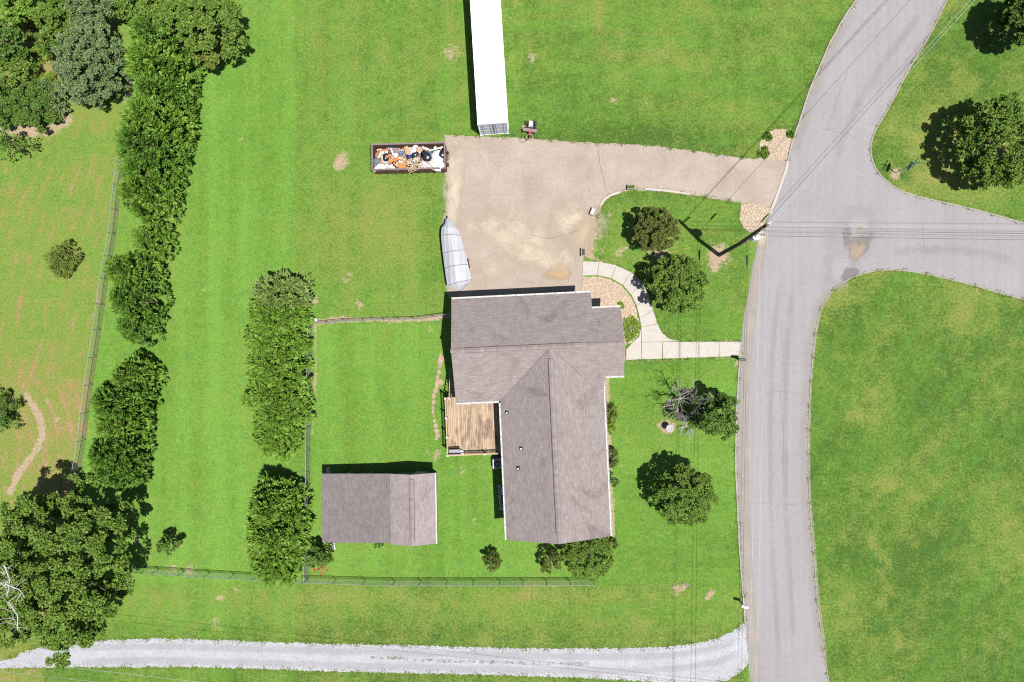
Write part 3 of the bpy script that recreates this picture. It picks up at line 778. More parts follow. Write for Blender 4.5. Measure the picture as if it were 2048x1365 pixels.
def roof_solid(name, faces, m, parent, thick=.14, sl=None):
    """roof slopes as one solid with thickness; uv in metres, v running up the slope"""
    vs = []; key = {}; fs = []
    def vid(p):
        k = (round(p[0], 3), round(p[1], 3), round(p[2], 3))
        if k not in key: key[k] = len(vs); vs.append(Vector(p))
        return key[k]
    for f in faces: fs.append([vid(p) for p in f])
    n = len(vs); edges = {}
    for f in fs:
        for i in range(len(f)):
            e = (f[i], f[(i + 1) % len(f)]); edges[e] = edges.get(e, 0) + 1
    allv = vs + [v - Vector((0, 0, thick)) for v in vs]
    bf = [[i + n for i in f][::-1] for f in fs]
    sf = [[b, a, a + n, b + n] for (a, b) in edges if (b, a) not in edges]
    me = bpy.data.meshes.new(name); me.from_pydata(allv, [], fs + bf + sf); me.update()
    uvl = me.uv_layers.new(name='UVMap')
    for p in me.polygons:
        nn = p.normal; up = Vector((0, 0, 1)); s = up - nn * nn.dot(up)
        s = s.normalized() if s.length > 1e-4 else Vector((0, 1, 0)); u = s.cross(nn)
        for li in p.loop_indices:
            co = me.vertices[me.loops[li].vertex_index].co; uvl.data[li].uv = (co.dot(u), co.dot(s))
    me.materials.append(m); o = bpy.data.objects.new(name, me); link(o, parent); return o


EZ, SL = 3.7, .415
_hs = []


def hl(px, py, z):
    x, y = P(px, py, z); a = math.radians(2.6); return (x * math.cos(a) + y * math.sin(a), -x * math.sin(a) + y * math.cos(a))


WX = (hl(902, 597, EZ)[0] + hl(912.7, 805.7, EZ)[0]) / 2; NYE = (hl(902, 597, EZ)[1] + hl(1181, 587, EZ)[1]) / 2
GX = (hl(1181, 587, EZ)[0] + hl(1184, 617, EZ)[0]) / 2; EX = (hl(1240, 614.7, EZ + .4)[0] + hl(1249, 752, EZ + .5)[0]) / 2
PN = hl(1212, 616, EZ + .45)[1]; PS = hl(1228, 753, EZ + .6)[1]; SY = (hl(912.7, 805.7, EZ)[1] + hl(1000.6, 804, EZ)[1]) / 2
VX0 = (hl(1000.6, 804, EZ)[0] + hl(1013.6, 1082.4, EZ)[0]) / 2; VX1 = (hl(1206, 754, EZ)[0] + hl(1222, 1071, EZ)[0]) / 2
VY = (hl(1222, 1071, EZ)[1] + hl(1013.6, 1082.4, EZ)[1]) / 2
RY = (NYE + SY) / 2; RX = (VX0 + VX1) / 2
RZ = EZ + SL * (NYE - RY); RZ2 = EZ + SL * (RX - VX0)
house = thing('house', 'single storey house with greyish brown shingled gable roofs and white gutters', 'house', (0, 0, 0), math.radians(2.6))
zN = lambda y: RZ - SL * abs(y - RY)
zV = lambda x: RZ2 - SL * abs(x - RX)
ap = RY - (RZ - RZ2) / SL            # where the wing ridge dies into the main slope
k_ = (RZ - RZ2) / SL
faces = [
    [(WX, RY, RZ), (WX, NYE, EZ), (GX, NYE, EZ), (GX, PN, zN(PN)), (EX, PN, zN(PN)), (EX, RY, RZ)][::-1],
    [(WX, RY, RZ), (EX, RY, RZ), (EX, PS, zN(PS)), (VX1, PS, zN(PS)), (VX1, ap - (VX1 - RX), zV(VX1)), (RX, ap, RZ2), (VX0, ap - (RX - VX0), zV(VX0)), (WX, ap - (RX - VX0), zV(VX0))][::-1],
    [(RX, ap, RZ2), (VX0, ap - (RX - VX0), EZ), (VX0, VY, EZ), (RX, VY, RZ2)],
    [(RX, ap, RZ2), (RX, VY, RZ2), (VX1, VY, EZ), (VX1, ap - (VX1 - RX), zV(VX1))],
]
for i, f in enumerate(faces):
    a = Vector(f[1]) - Vector(f[0]); b = Vector(f[2]) - Vector(f[0])
    nrm = Vector((0, 0, 0))
    for q in range(len(f)):
        p1, p2 = Vector(f[q]), Vector(f[(q + 1) % len(f)]); nrm += p1.cross(p2)
    if nrm.z < 0: faces[i] = f[::-1]
roof = roof_solid('roof', faces, shingle, house)
# ridge vents of overlapping cap shingles
capme = MB().add([(-.15, -.17, -.03), (.16, -.17, -.03), (.16, 0, .04), (-.15, 0, .03), (.16, .17, -.03), (-.15, .17, -.03), (-.15, -.17, -.07), (.16, -.17, -.07), (.16, .17, -.07), (-.15, .17, -.07)],
                 [(0, 1, 2, 3), (3, 2, 4, 5), (6, 7, 1, 0), (5, 4, 8, 9), (0, 3, 5, 9, 6), (1, 7, 8, 4, 2)]).mesh('ridge_cap'); capme.materials.append(cap_m)


def ridge(parent, a, b, n, zl=.07, thing_scale=1.0):
    d = Vector(b) - Vector(a)
    MB().box((Vector(a) + Vector(b)) / 2 + Vector((0, 0, zl - .085)), (d.length, .41 * thing_scale, .06), math.atan2(d.y, d.x)).build('vent_slot', dark_metal, parent)
    for i in range(n):
        p = Vector(a).lerp(Vector(b), (i + .5) / n)
        o = bpy.data.objects.new('ridge_shingle', capme); link(o, parent)
        o.location = p + Vector((0, 0, zl + R.uniform(-.006, .006))); o.rotation_euler = (0, R.uniform(-.02, .02), math.atan2(d.y, d.x) + R.uniform(-.015, .015))
        o.scale = (thing_scale, thing_scale, 1)


ridge(roof, (WX + 1.1, RY, RZ), (EX - 3.2, RY, RZ), 31, .085)
ridge(roof, (RX, ap - .9, RZ2), (RX, VY + .75, RZ2), 46, .085)
capflat = MB().add([(-.15, -.14, -.035), (.15, -.14, -.035), (.15, 0, .02), (-.15, 0, .02), (.15, .14, -.035), (-.15, .14, -.035)], [(0, 1, 2, 3), (3, 2, 4, 5)]).mesh('ridge_cap_low'); capflat.materials.append(shingle)
for i in range(11):
    o = bpy.data.objects.new('ridge_shingle', capme); link(o, roof); o.location = (EX - 3.1 + .28 * i, RY, RZ + .045); o.scale = (.95, .85, .6)
for i in range(4):
    o = bpy.data.objects.new('ridge_shingle', capme); link(o, roof); o.location = (WX + .1 + .28 * i, RY, RZ + .045); o.scale = (.95, .85, .6)
# valley seams
for sgn, xe in ((-1, VX0), (1, VX1 - .9)):
    p0 = Vector((RX + sgn * .25, ap - .25, RZ2 - SL * .25 + .016)); p1 = Vector((xe, ap - abs(xe - RX), zV(xe) + .016))
    MB().tube([p0, p1], .022, 5).build('valley_flashing', brown_panel, roof)


# gutters: open troughs hung from the eaves
def gutter(a, b, out, parent):
    a = Vector(a); b = Vector(b); d = (b - a).normalized(); o_ = Vector((out[0], out[1], 0))
    prof = [(.0, .0), (.0, -.11), (.03, -.125), (.1, -.125), (.125, -.07), (.125, .0), (.11, .0), (.11, -.07), (.09, -.105), (.03, -.105), (.015, -.095), (.015, .0)]
    vs = []; fs = []; n = len(prof)
    for e in (a, b):
        for u, v in prof: vs.append(e + o_ * (u + .003) + Vector((0, 0, v - .01)))
    for i in range(n): fs.append((i, (i + 1) % n, n + (i + 1) % n, n + i))
    fs += [tuple(range(n)), tuple(range(n, 2 * n))]
    g = MB().add(vs, fs).build('gutter', white_paint, parent)
    L = (b - a).length; k = max(2, int(L / .75))
    for i in range(k):
        p = a.lerp(b, (i + .5) / k) + o_ * .065 + Vector((0, 0, -.012)); MB().box(p, (.03, .125, .008) if abs(out[1]) > .5 else (.125, .03, .008)).build('gutter_strap', grey_mat, g)
    return g


gutter((WX, NYE, EZ), (GX, NYE, EZ), (0, 1), house); gutter((GX + .01, PN, zN(PN)), (EX, PN, zN(PN)), (0, 1), house)
gutter((EX, PS, zN(PS)), (VX1 + .14, PS, zN(PS)), (0, -1), house); gutter((VX1, PS, EZ), (VX1, VY, EZ), (1, 0), house)
gutter((VX0, SY - .14, EZ), (VX0, VY, EZ), (-1, 0), house); gutter((WX, ap - (RX - VX0), EZ), (VX0 - .14, ap - (RX - VX0), EZ), (0, -1), house)
# walls under the eaves
IN = .42
Wp = [(WX + IN, NYE - IN), (WX + IN, SY + IN), (VX0 + IN, SY + IN), (VX0 + IN, VY + IN), (VX1 - IN, VY + IN), (VX1 - IN, PS + IN), (EX - 1.35, PS + IN), (EX - 1.35, PN - IN), (GX - IN, PN - IN), (GX - IN, NYE - IN)]
MB().prism(Wp, 0, EZ - .02).build('wall', siding, house)
for y0 in (VY + IN + .06,):
    MB().add([(VX0 + IN, y0 - .05, EZ - .02), (VX1 - IN, y0 - .05, EZ - .02), (RX, y0 - .05, RZ2 - .32), (VX0 + IN, y0 + .05, EZ - .02), (VX1 - IN, y0 + .05, EZ - .02), (RX, y0 + .05, RZ2 - .32)], [(0, 1, 2), (5, 4, 3), (0, 3, 4, 1), (1, 4, 5, 2), (2, 5, 3, 0)]).build('gable_wall', siding, house)
for x0 in (WX + IN + .06, EX - 1.4):
    ya, yb = (SY + IN, NYE - IN) if x0 < 0 else (PS + IN, PN - IN); zb = EZ - .02
    MB().add([(x0 - .05, ya, zb), (x0 - .05, yb, zb), (x0 - .05, yb, zN(yb) - .3 if x0 > 0 else zb + .01), (x0 - .05, RY, RZ - .32), (x0 - .05, ya, zN(ya) - .3 if x0 > 0 else zb + .01),
              (x0 + .05, ya, zb), (x0 + .05, yb, zb), (x0 + .05, yb, zN(yb) - .3 if x0 > 0 else zb + .01), (x0 + .05, RY, RZ - .32), (x0 + .05, ya, zN(ya) - .3 if x0 > 0 else zb + .01)],
             [(0, 1, 2, 3, 4), (9, 8, 7, 6, 5), (0, 5, 6, 1), (1, 6, 7, 2), (2, 7, 8, 3), (3, 8, 9, 4), (4, 9, 5, 0)]).build('gable_wall', siding, house)
# openings on the walls
def opening(c, wd, ht, ax, kind):
    d = (wd, .07, ht) if ax == 'x' else (.07, wd, ht)
    f = MB().box(c, d).build(kind, white_paint, house)
    q = (wd - .16, .09, ht - .16) if ax == 'x' else (.09, wd - .16, ht - .16)
    MB().box(c, q).build('pane' if kind == 'window' else 'panel', glass_m if kind == 'window' else pale_metal, f)


for cx in (WX + 2.6, WX + 6.6): opening((cx, NYE - IN + .02, 1.25), 3.0, 2.3, 'x', 'garage_door')
for cy in (-7, -9.5, -12.5): opening((VX1 - IN + .02, cy, 2.2), 1.4, 1.3, 'y', 'window')
for cy in (-10.5, -13): opening((VX0 + IN - .02, cy, 2.4), 1.2, 1.2, 'y', 'window')
opening((RX, VY + IN - .02, 2.3), 1.4, 1.3, 'x', 'window'); opening((EX - 1.33, RY - .3, 1.55), 1.1, 2.2, 'y', 'door'); opening((VX0 + IN - .02, -6.6, 2.75), 1.9, 2.1, 'y', 'patio_door')
for s_ in (PS + .45, PN - .45): MB().box((EX - .35, s_, zN(PN) / 2 - .1), (.16, .16, zN(PN) - .2)).build('porch_post', white_paint, house)
MB().box((EX - .3, RY - .3, .09), (2.0, 2.3, .18)).build('porch_step', stone_m, house)
MB().box((EX + .45, RY - .3, .06), (.5, 1.35, .1)).build('doormat', tan_wood, house)
for px_, py_ in ((1013, 827), (1042, 898), (1036, 938)):
    x, y = hl(px_, py_, zV(-1.2) + .15); z = zV(x)
    vp = MB().cyl((x, y, z - .15), .055, .5, 10).build('vent_pipe', grey_mat, house, smooth=False)
    MB().cyl((x, y, z + .36), .052, .004, 10).build('rim', white_metal, vp)
    MB().box((x, y, z + .012), (.3, .3, .012), ry=-math.atan(SL)).build('flashing', dark_metal, vp)

# ------------------------------------------------------------------ deck
def deckmat():
    m, t, b = newmat('deck_boards')
    co = N(t, 'ShaderNodeNewGeometry').outputs['Position']; oi = N(t, 'ShaderNodeObjectInfo')
    mp = N(t, 'ShaderNodeMapping'); mp.inputs['Scale'].default_value = (5, .7, 1); t.links.new(co, mp.inputs[0])
    n1 = noise01(t, mp.outputs[0], 2.2, 5, .65, .3); n2 = noise01(t, co, .5, 4, .6)
    col = ramp(t, n1, [(.1, (.2, .142, .095)), (.6, (.275, .2, .13)), (1, (.32, .245, .165))])
    col = mixc(t, 1, col, ramp(t, oi.outputs['Random'], [(0, .8), (1, 1.16)]), 'MULTIPLY')
    n3 = noise01(t, mp.outputs[0], .9, 5, .7, .4)
    st = mth(t, 'MULTIPLY', mth(t, 'MULTIPLY', smooth(t, n3, .4, .72), smooth(t, n2, .25, .6)), .8)
    col = mixc(t, st, col, (.085, .05, .042))
    t.links.new(col, b.inputs['Base Color']); b.inputs['Roughness'].default_value = .85; return m


deck_m = deckmat(); DZ = 1.55
dx0 = hl(892, 800, DZ)[0]; dy0 = hl(940, 908, DZ)[1]; dyn = hl(905, 794, DZ)[1]; dx1 = VX0 + IN - .03
deck = thing('deck', 'weathered tan plank deck with white capped railing posts behind the house', 'deck', (0, 0, 0), math.radians(2.6))
nb = 33
for i in range(nb):
    w_ = (dx1 - dx0) / nb; x = dx0 + w_ * (i + .5); top = dyn if x < WX + IN - .05 else SY + IN - .03
    MB().box((0, 0, 0), (w_ - .012, top - dy0, .035)).build('board', deck_m, deck, loc=(x, (top + dy0) / 2, DZ + R.uniform(-.003, .003)))
m = MB()
for y in np.linspace(dy0 + .06, dyn - .1, 6): m.box(((dx0 + dx1) / 2, y, DZ - .12), (dx1 - dx0 - .05, .05, .19))
m.build('joists', tan_wood, deck)
for x, y in ((dx0 + .1, dy0 + .15), (dx0 + .1, (dy0 + dyn) / 2), (dx0 + .1, dyn - .2), (dx1 - .3, dy0 + .15), ((dx0 + dx1) / 2, dy0 + .15)):
    MB().box((x, y, (DZ - .22) / 2), (.14, .14, DZ - .22)).build('support_post', tan_wood, deck)
MB().box((dx0 + .02, (dy0 + dyn) / 2, DZ - .12), (.04, dyn - dy0 + .06, .24)).build('fascia', tan_wood, deck)
MB().box(((dx0 + dx1) / 2, dy0 - .03, DZ - .12), (dx1 - dx0, .04, .24)).build('fascia', tan_wood, deck)


def rail(a, b, parent, posts, step=.12):
    a = Vector(a); b = Vector(b); L = (b - a).length; d = (b - a) / L; rz = math.atan2(d.y, d.x)
    mid = (a + b) / 2
    MB().box(mid + Vector((0, 0, .92)), (L, .09, .04), rz).build('handrail', tan_wood, parent)
    MB().box(mid + Vector((0, 0, .12)), (L, .05, .06), rz).build('bottom_rail', tan_wood, parent)
    k = int(L / step)
    for i in range(1, k):
        p = a.lerp(b, i / k); MB().box(p + Vector((0, 0, .5)), (.032, .032, .8), rz).build('baluster', white_paint if False else tan_wood, parent)
    for q in posts:
        p = a.lerp(b, q); po = MB().box(p + Vector((0, 0, .47)), (.1, .1, 1.02), rz).build('railing_post', tan_wood, parent)
        MB().box(p + Vector((0, 0, 1.0)), (.15, .15, .05), rz).box(p + Vector((0, 0, 1.045)), (.13, .13, .06), rz, taper=.3).build('post_cap', white_paint, po)


rail((dx0 + .06, dyn - .06, DZ), (dx0 + .06, dy0 + .06, DZ), deck, (0, .345, .68))
rail((dx0 + .06, dy0 + .05, DZ), (dx1 - .15, dy0 + .05, DZ), deck, (0, .63))
xs_ = hl(898, 792, DZ)[0] + .12
sp_ = MB().box((xs_, dyn - .06, DZ + .47), (.1, .1, 1.02)).build('railing_post', tan_wood, deck)
MB().box((xs_, dyn - .06, DZ + 1.0), (.15, .15, .05)).box((xs_, dyn - .06, DZ + 1.045), (.13, .13, .06), taper=.3).build('post_cap', white_paint, sp_)
# steps down to the north along the wall
ns = 9
for i in range(ns):
    z = DZ - (i + 1) * DZ / (ns + 1); y = dyn + .13 + i * .27
    MB().box((xs_ + .55, y, z), (1.0, .25, .04)).build('tread', deck_m, deck)
ye = dyn + ns * .27
for x in (xs_ + .05, xs_ + 1.05):
    MB().add([(x - .025, dyn, DZ - .3), (x + .025, dyn, DZ - .3), (x + .025, ye, -.02), (x - .025, ye, -.02), (x - .025, dyn, DZ - .02), (x + .025, dyn, DZ - .02), (x + .025, ye, .24), (x - .025, ye, .24)],
             [(3, 2, 1, 0), (4, 5, 6, 7), (0, 1, 5, 4), (1, 2, 6, 5), (2, 3, 7, 6), (3, 0, 4, 7)]).build('stringer', tan_wood, deck)
MB().tube([(xs_, dyn, DZ + .92), (xs_, ye, .98)], .05, 6).build('stair_rail', tan_wood, deck)
for i in range(1, 9): y = dyn + (ye - dyn) * i / 9; MB().box((xs_, y, DZ + .4 - (DZ - .06) * i / 9), (.03, .03, .95)).build('baluster', tan_wood, deck)
MB().box((xs_, ye, .5), (.09, .09, 1.0)).build('railing_post', tan_wood, deck)
# bench and bowl on the deck
bx, by = hl(910, 905, DZ + .5); bt = thing('storage_bench', 'grey slatted bench box by the south railing of the deck', 'bench', (0, 0, DZ + .02), math.radians(2.6))
for i in range(4): MB().box((bx, by - .16 + i * .105, .44), (.95, .09, .03)).build('slat', grey_mat, bt)
for sx in (-.42, .42): MB().box((bx + sx, by, .2), (.06, .38, .42)).build('leg', dark_metal, bt)
MB().box((bx, by + .25, .55), (.95, .04, .35)).build('backrest', dark_metal, bt)
bx, by = hl(923, 906, DZ + .5); bw = MB().lathe([(.1, 0), (.18, .1), (.21, .3), (.2, .34), (.06, .38)], n=18).build('round_tub', white_metal, smooth=True)
bw.location = P3(923, 906, DZ + .3); bw.location.z = DZ + .02; tag(bw, 'round white lidded tub beside the grey bench on the deck', 'tub')

# ------------------------------------------------------------------ shed with lean-to
SZ, SR, SE = 2.35, 3.0, 2.3
shed = thing('shed', 'shed with gable roof, green walls and a long darker lean-to', 'shed', (0, 0, 0), math.radians(1.0))
def sl_(px, py, z):
    x, y = P(px, py, z); a = math.radians(1.0); return (x * math.cos(a) + y * math.sin(a), -x * math.sin(a) + y * math.cos(a))
gx0 = (sl_(778, 947, 2.45)[0] + sl_(783, 1087, 2.45)[0]) / 2; gx1 = (sl_(869, 940, 2.3)[0] + sl_(874, 1086, 2.3)[0]) / 2; gr = (sl_(822, 961, 3.0)[0] + sl_(826, 1093, 3.0)[0]) / 2
gyn = sl_(822, 950, 3.0)[1]; gys = sl_(825, 1093, 3.0)[1]; lx0 = (sl_(641, 947, 2.0)[0] + sl_(646, 1086, 2.0)[0]) / 2
lyn = sl_(700, 948, 2.2)[1]; lys = sl_(700, 1086, 2.2)[1]
def up(f):
    nrm = Vector((0, 0, 0))
    for q in range(len(f)): nrm += Vector(f[q]).cross(Vector(f[(q + 1) % len(f)]))
    return f if nrm.z > 0 else f[::-1]
gyn_e = sl_(871, 940, 2.3)[1]; gys_e = sl_(873, 1087, 2.3)[1]
sroof = roof_solid('roof', [up([(gr, gyn, 3.0), (gx1, gyn, 2.3), (gx1, gys, 2.3), (gr, gys, 3.0)]), up([(gr, gyn, 3.0), (gr, gys, 3.0), (gx0, gys, 2.45), (gx0, gyn, 2.45)])], shingle_lt, shed, .1)
roof_solid('lean_to_roof', [up([(gx0 + .05, lyn, 2.38), (gx0 + .05, lys, 2.38), (lx0, lys, 2.0), (lx0, lyn, 2.0)])], shingle_dk, shed, .08)
ridge(sroof, (gr, gyn - .35, 3.0), (gr, gys + .4, 3.0), 17, .085)
MB().prism([(gx0 + .15, gys + .3), (gx1 - .2, gys + .3), (gx1 - .2, gyn - .3), (gx0 + .15, gyn - .3)], 0, 2.25).build('wall', green_wall, shed)
for y0 in (gyn - .34, gys + .34):
    MB().add([(gx0 + .15, y0 - .04, 2.25), (gx1 - .2, y0 - .04, 2.25), (gr, y0 - .04, 2.88), (gx0 + .15, y0 + .04, 2.25), (gx1 - .2, y0 + .04, 2.25), (gr, y0 + .04, 2.88)], [(0, 1, 2), (5, 4, 3), (0, 3, 4, 1), (1, 4, 5, 2), (2, 5, 3, 0)]).build('gable_wall', green_wall, shed)
dr_ = MB().box((gr + .35, gyn - .27, 1.0), (.95, .06, 1.95)).build('door', pale_metal, shed); MB().box((gr + .7, gyn - .23, 1.0), (.04, .05, .14)).build('handle', dark_metal, dr_)
MB().box((gr + .35, gyn - .262, 2.05), (1.1, .05, .1)).build('door_trim', white_paint, shed)
for x in (lx0 + .2, lx0 + 2.0, lx0 + 3.8):
    for y in (lyn - .2, lys + .2): MB().box((x, y, .95), (.1, .1, 1.95 if x > lx0 + 1 else 1.85)).build('lean_to_post', tan_wood, shed)
MB().box((gx1 + .03, (gyn + gys) / 2, 2.24), (.07, gyn - gys, .13)).build('gutter', white_paint, shed)
for k, (px_, py_, l, n_, lab) in enumerate([(653, 942, .5, 2, 'short white boards propped at the north corner of the lean-to'), (663, 1094, .55, 2, 'white boards sticking out south of the lean-to')]):
    b_ = thing('boards', lab, 'boards', P3(px_, py_, .5).to_tuple(), .05)
    for i in range(n_): MB().box((i * .18, 0, -.2), (.13, l + .1 * i, .03), .0, .35).build('board', white_paint if k else mat('weathered_board', (.45, .4, .34), (.35, .3, .25), 8, .8), b_)
    b_.location.z = .5

# ------------------------------------------------------------------ air conditioner, plastic pile
ac = thing('air_conditioner', 'square grey air conditioning unit with round fan by the west wall', 'air conditioner', P3(995, 927, .4).to_tuple(), math.radians(2.6)); ac.location.z = 0
MB().box((0, 0, .04), (.95, .95, .08)).build('pad', concrete, ac); MB().box((0, 0, .42), (.78, .78, .68)).build('casing', pale_metal, ac, bevel=.02)
MB().cyl((0, 0, .762), .31, .012, 24).build('fan_well', dark_metal, ac)
m = MB()
for k in range(3): m.box((.13 * math.cos(k * 2.09), .13 * math.sin(k * 2.09), .779), (.24, .1, .006), k * 2.09)
m.build('fan_blade', grey_mat, ac); m = MB()
for r_ in (.1, .17, .24, .3): m.tube([(r_ * math.cos(t), r_ * math.sin(t), .795) for t in np.linspace(0, 6.283, 25)], .005, 4, False)
m.build('guard', galv, ac)
pl = MB(); rr = random.Random(5)
for k in range(26):
    t = k / 25; pl.lump((rr.uniform(-.18, .18), -1.0 + 2.0 * t, .1 + rr.uniform(0, .16)), (rr.uniform(.16, .34), rr.uniform(.12, .3), rr.uniform(.1, .2)), k, .5, 6, 4, rr.uniform(0, 3))
o = pl.build('plastic_sheeting', pale_metal); o.location = P3(1003, 995, .2); o.location.z = 0; o.rotation_euler.z = .12; tag(o, 'crumpled clear plastic sheeting heaped against the west wall', 'sheeting')

# ------------------------------------------------------------------ shipping container
cA = P3(961.7, 272); cB = P3(1017, 268); cang = math.atan2(cB.y - cA.y, cB.x - cA.x); CL, CW, CH = 12.19, 2.44, 2.9
door_pale = mat('door_paint', (.36, .4, .44), (.3, .34, .38), 3, .5)
cont = thing('shipping_container', 'long white shipping container with ribbed sides on the lawn', 'container', ((cA + cB) / 2).to_tuple(), cang)
m = MB(); vs = []; n_ = 90
for i in range(n_ + 1):
    y = .12 + (CL - .24) * i / n_; dp = .0 if i % 4 in (0, 1) else .035
    vs.append((y, dp))
for s in (-1, 1):
    a = [(s * (CW / 2 - .02 - d), y, z) for y, d in vs for z in (.17, CH - .12)]
    m = MB(); m.add(a, [(2 * i, 2 * i + 1, 2 * i + 3, 2 * i + 2) for i in range(n_)]); m.build('side_wall', white_metal, cont)
a = [(x, y, CH - .05 - d * .6) for y, d in vs for x in (-CW / 2 + .06, CW / 2 - .06)]
MB().add(a, [(2 * i, 2 * i + 1, 2 * i + 3, 2 * i + 2) for i in range(n_)]).build('roof', white_metal, cont)
for s in (-1, 1):
    MB().box((s * (CW / 2 - .035), CL / 2, CH - .06), (.07, CL - .2, .11)).build('top_rail', white_metal, cont)
    MB().box((s * (CW / 2 - .035), CL / 2, .09), (.07, CL - .2, .16)).build('bottom_rail', white_metal, cont)
for y in (.06, CL - .06):
    MB().box((0, y, CH - .06), (CW - .3, .1, .11)).build('end_header', white_metal, cont); MB().box((0, y, .08), (CW - .3, .1, .14)).build('end_sill', white_metal, cont)
    for s in (-1, 1):
        MB().box((s * (CW / 2 - .06), y, CH / 2), (.12, .13, CH - .3)).build('corner_post', white_metal, cont)
        for z in (.07, CH - .07):
            cc = MB().box((s * (CW / 2 - .08), y, z), (.17, .18, .14)).build('corner_casting', white_metal, cont)
            MB().cyl((s * (CW / 2 - .08), y - .0921 if y < 1 else y + .0901, z), .035, .002, 8).build('hole', dark_metal, cc)
for s in (-1, 1):
    d = MB().box((s * .54, .05, CH / 2), (1.05, .05, CH - .32)).build('door', door_pale, cont)
    for q in (-.32, .3):
        MB().tube([(s * .54 + q, .005, .16), (s * .54 + q, .005, CH - .16)], .018, 8).build('lock_rod', galv, d)
        MB().box((s * .54 + q, .0, 1.05), (.16, .03, .04)).build('handle', grey_mat, d)
    for k in range(4): MB().box((s * 1.075, .012, .5 + k * .62), (.06, .03, .16)).build('hinge', grey_mat, d)
    for k in range(4): MB().box((s * .54, .022, .42 + k * .68), (.92, .012, .3)).build('rib', door_pale, d)
    MB().box((s * .02, .015, CH / 2), (.03, .03, CH - .4)).build('door_seal', dark_metal, d)
MB().box((0, CL / 2, .05), (CW - .2, CL - .3, .06)).build('floor', dark_metal, cont)
MB().box((0, CL - .05, CH / 2), (CW - .2, .05, CH - .2)).build('end_wall', white_metal, cont)

# ------------------------------------------------------------------ dumpster and what fills it
dmp = thing('dumpster', 'long rusty brown open top dumpster beside the driveway', 'dumpster', (*P(820, 318, .75), 0), math.radians(1.0))
DL, DW, DH = 6.1, 2.12, 1.5
for s in (-1, 1):
    wl = MB().box((0, s * (DW / 2 - .03), DH / 2 + .08), (DL, .06, DH - .1)).build('side_wall', rust, dmp)
    for k in range(9): MB().box((-DL / 2 + .35 + k * .68, s * (DW / 2 + .035), DH / 2 + .05), (.08, .07, DH - .15)).build('rib', rust, wl)
    MB().box((0, s * (DW / 2), DH), (DL + .12, .13, .1)).build('top_rail', brown_panel, dmp)
for s in (-1, 1):
    MB().box((s * (DL / 2 - .03), 0, DH / 2 + .08), (.06, DW - .12, DH - .1)).build('end_wall', rust, dmp)
    MB().box((s * (DL / 2), 0, DH + .004), (.13, DW - .13, .1)).build('top_rail', brown_panel, dmp)
MB().box((0, 0, .1), (DL - .12, DW - .12, .08)).build('floor', rust, dmp)
for s in (-1, 1):
    MB().box((0, s * .5, .03), (DL, .1, .08)).build('skid', rust, dmp)
    MB().tube([(DL / 2 + .1, s * .55 - .06, .12), (DL / 2 + .1, s * .55 + .06, .12)], .1, 10).build('roller', dark_metal, dmp)
    MB().box((DL / 2 + .14, s * .5, .7), (.18, .1, .5)).build('hinge', rust, dmp)
MB().tube([(DL / 2 + .02, -.25, .8), (DL / 2 + .28, -.2, .85), (DL / 2 + .28, .2, .85), (DL / 2 + .02, .25, .8)], .035, 6).build('hook_bar', rust, dmp)
DA = math.radians(1.0); DC = Vector((*P(820, 318, .75), 0))


def dz(u, v, z):
    """a spot in the dumpster, from the photo's close look (2048 x 1024)"""
    return P3(735 + u * .0879, 275 + v * .0879, z)


def junk(name, m, mt, label, cat, u, v, z, smooth=False, group=None):
    o = m.build(name, mt, smooth=smooth); o.location = dz(u, v, z); tag(o, label, cat, group); return o


def bag(u, v, d, z, mt, label, rz=0, seed=1, cat='bag'):
    m = MB().lump((0, 0, 0), d, seed, .3, 14, 9, rz)
    kn = Matrix.Rotation(rz, 3, 'Z') @ Vector((d[0] * .42, 0, d[2] * .42)); m.lump(kn, (.14, .12, .2), seed + 3, .5, 7, 5)
    return junk('trash_bag', m, mt, label, cat, u, v, z, True)


# compacted rubble under the loose things
rb = MB(); rr = random.Random(21)
for k in range(230):
    x, y = rr.uniform(-DL / 2 + .25, DL / 2 - .3), rr.uniform(-DW / 2 + .22, DW / 2 - .22)
    if rr.random() < .45: rb.lump((x, y, .95 + rr.uniform(-.2, .12)), (rr.uniform(.15, .5), rr.uniform(.12, .4), rr.uniform(.1, .35)), k, .5, 6, 4, rr.uniform(0, 3))
    else: rb.box((x, y, 1.0 + rr.uniform(-.2, .15)), (rr.uniform(.1, .5), rr.uniform(.06, .25), rr.uniform(.02, .12)), rr.uniform(0, 3), rr.uniform(-.4, .4), rr.uniform(-.4, .4))
def rubmat():
    m, t, b = newmat('mixed_rubble'); g = N(t, 'ShaderNodeNewGeometry')
    r_ = N(t, 'ShaderNodeValToRGB'); r_.color_ramp.interpolation = 'CONSTANT'; e = r_.color_ramp.elements
    cs = [(.4, .38, .36), (.5, .49, .48), (.22, .11, .06), (.3, .22, .14), (.05, .05, .055), (.45, .42, .4), (.12, .08, .07), (.36, .27, .18), (.06, .1, .2), (.5, .48, .5)]
    while len(e) < len(cs): e.new(.5)
    for i, c in enumerate(cs): e[i].position = i / len(cs); e[i].color = (*c, 1)
    t.links.new(g.outputs['Random Per Island'], r_.inputs[0]); t.links.new(r_.outputs[0], b.inputs['Base Color']); b.inputs['Roughness'].default_value = .8; return m
o = rb.build('rubble', rubmat()); o.location = DC; o.rotation_euler.z = DA; tag(o, 'mixed broken rubbish filling the bottom of the dumpster', kind='stuff')
bag(420, 460, (.62, .62, .42), 1.15, bag_black, 'round black trash bag near the west end of the dumpster', 2.4, 4)
bag(1080, 405, (.62, .5, .42), 1.2, bag_black, 'black trash bag in the middle of the dumpster beside the lattice', 0.2, 6)
bag(1345, 430, (1.15, .62, .5), 1.25, bag_black, 'largest shiny black trash bag right of the lattice in the dumpster', -1.0, 9)
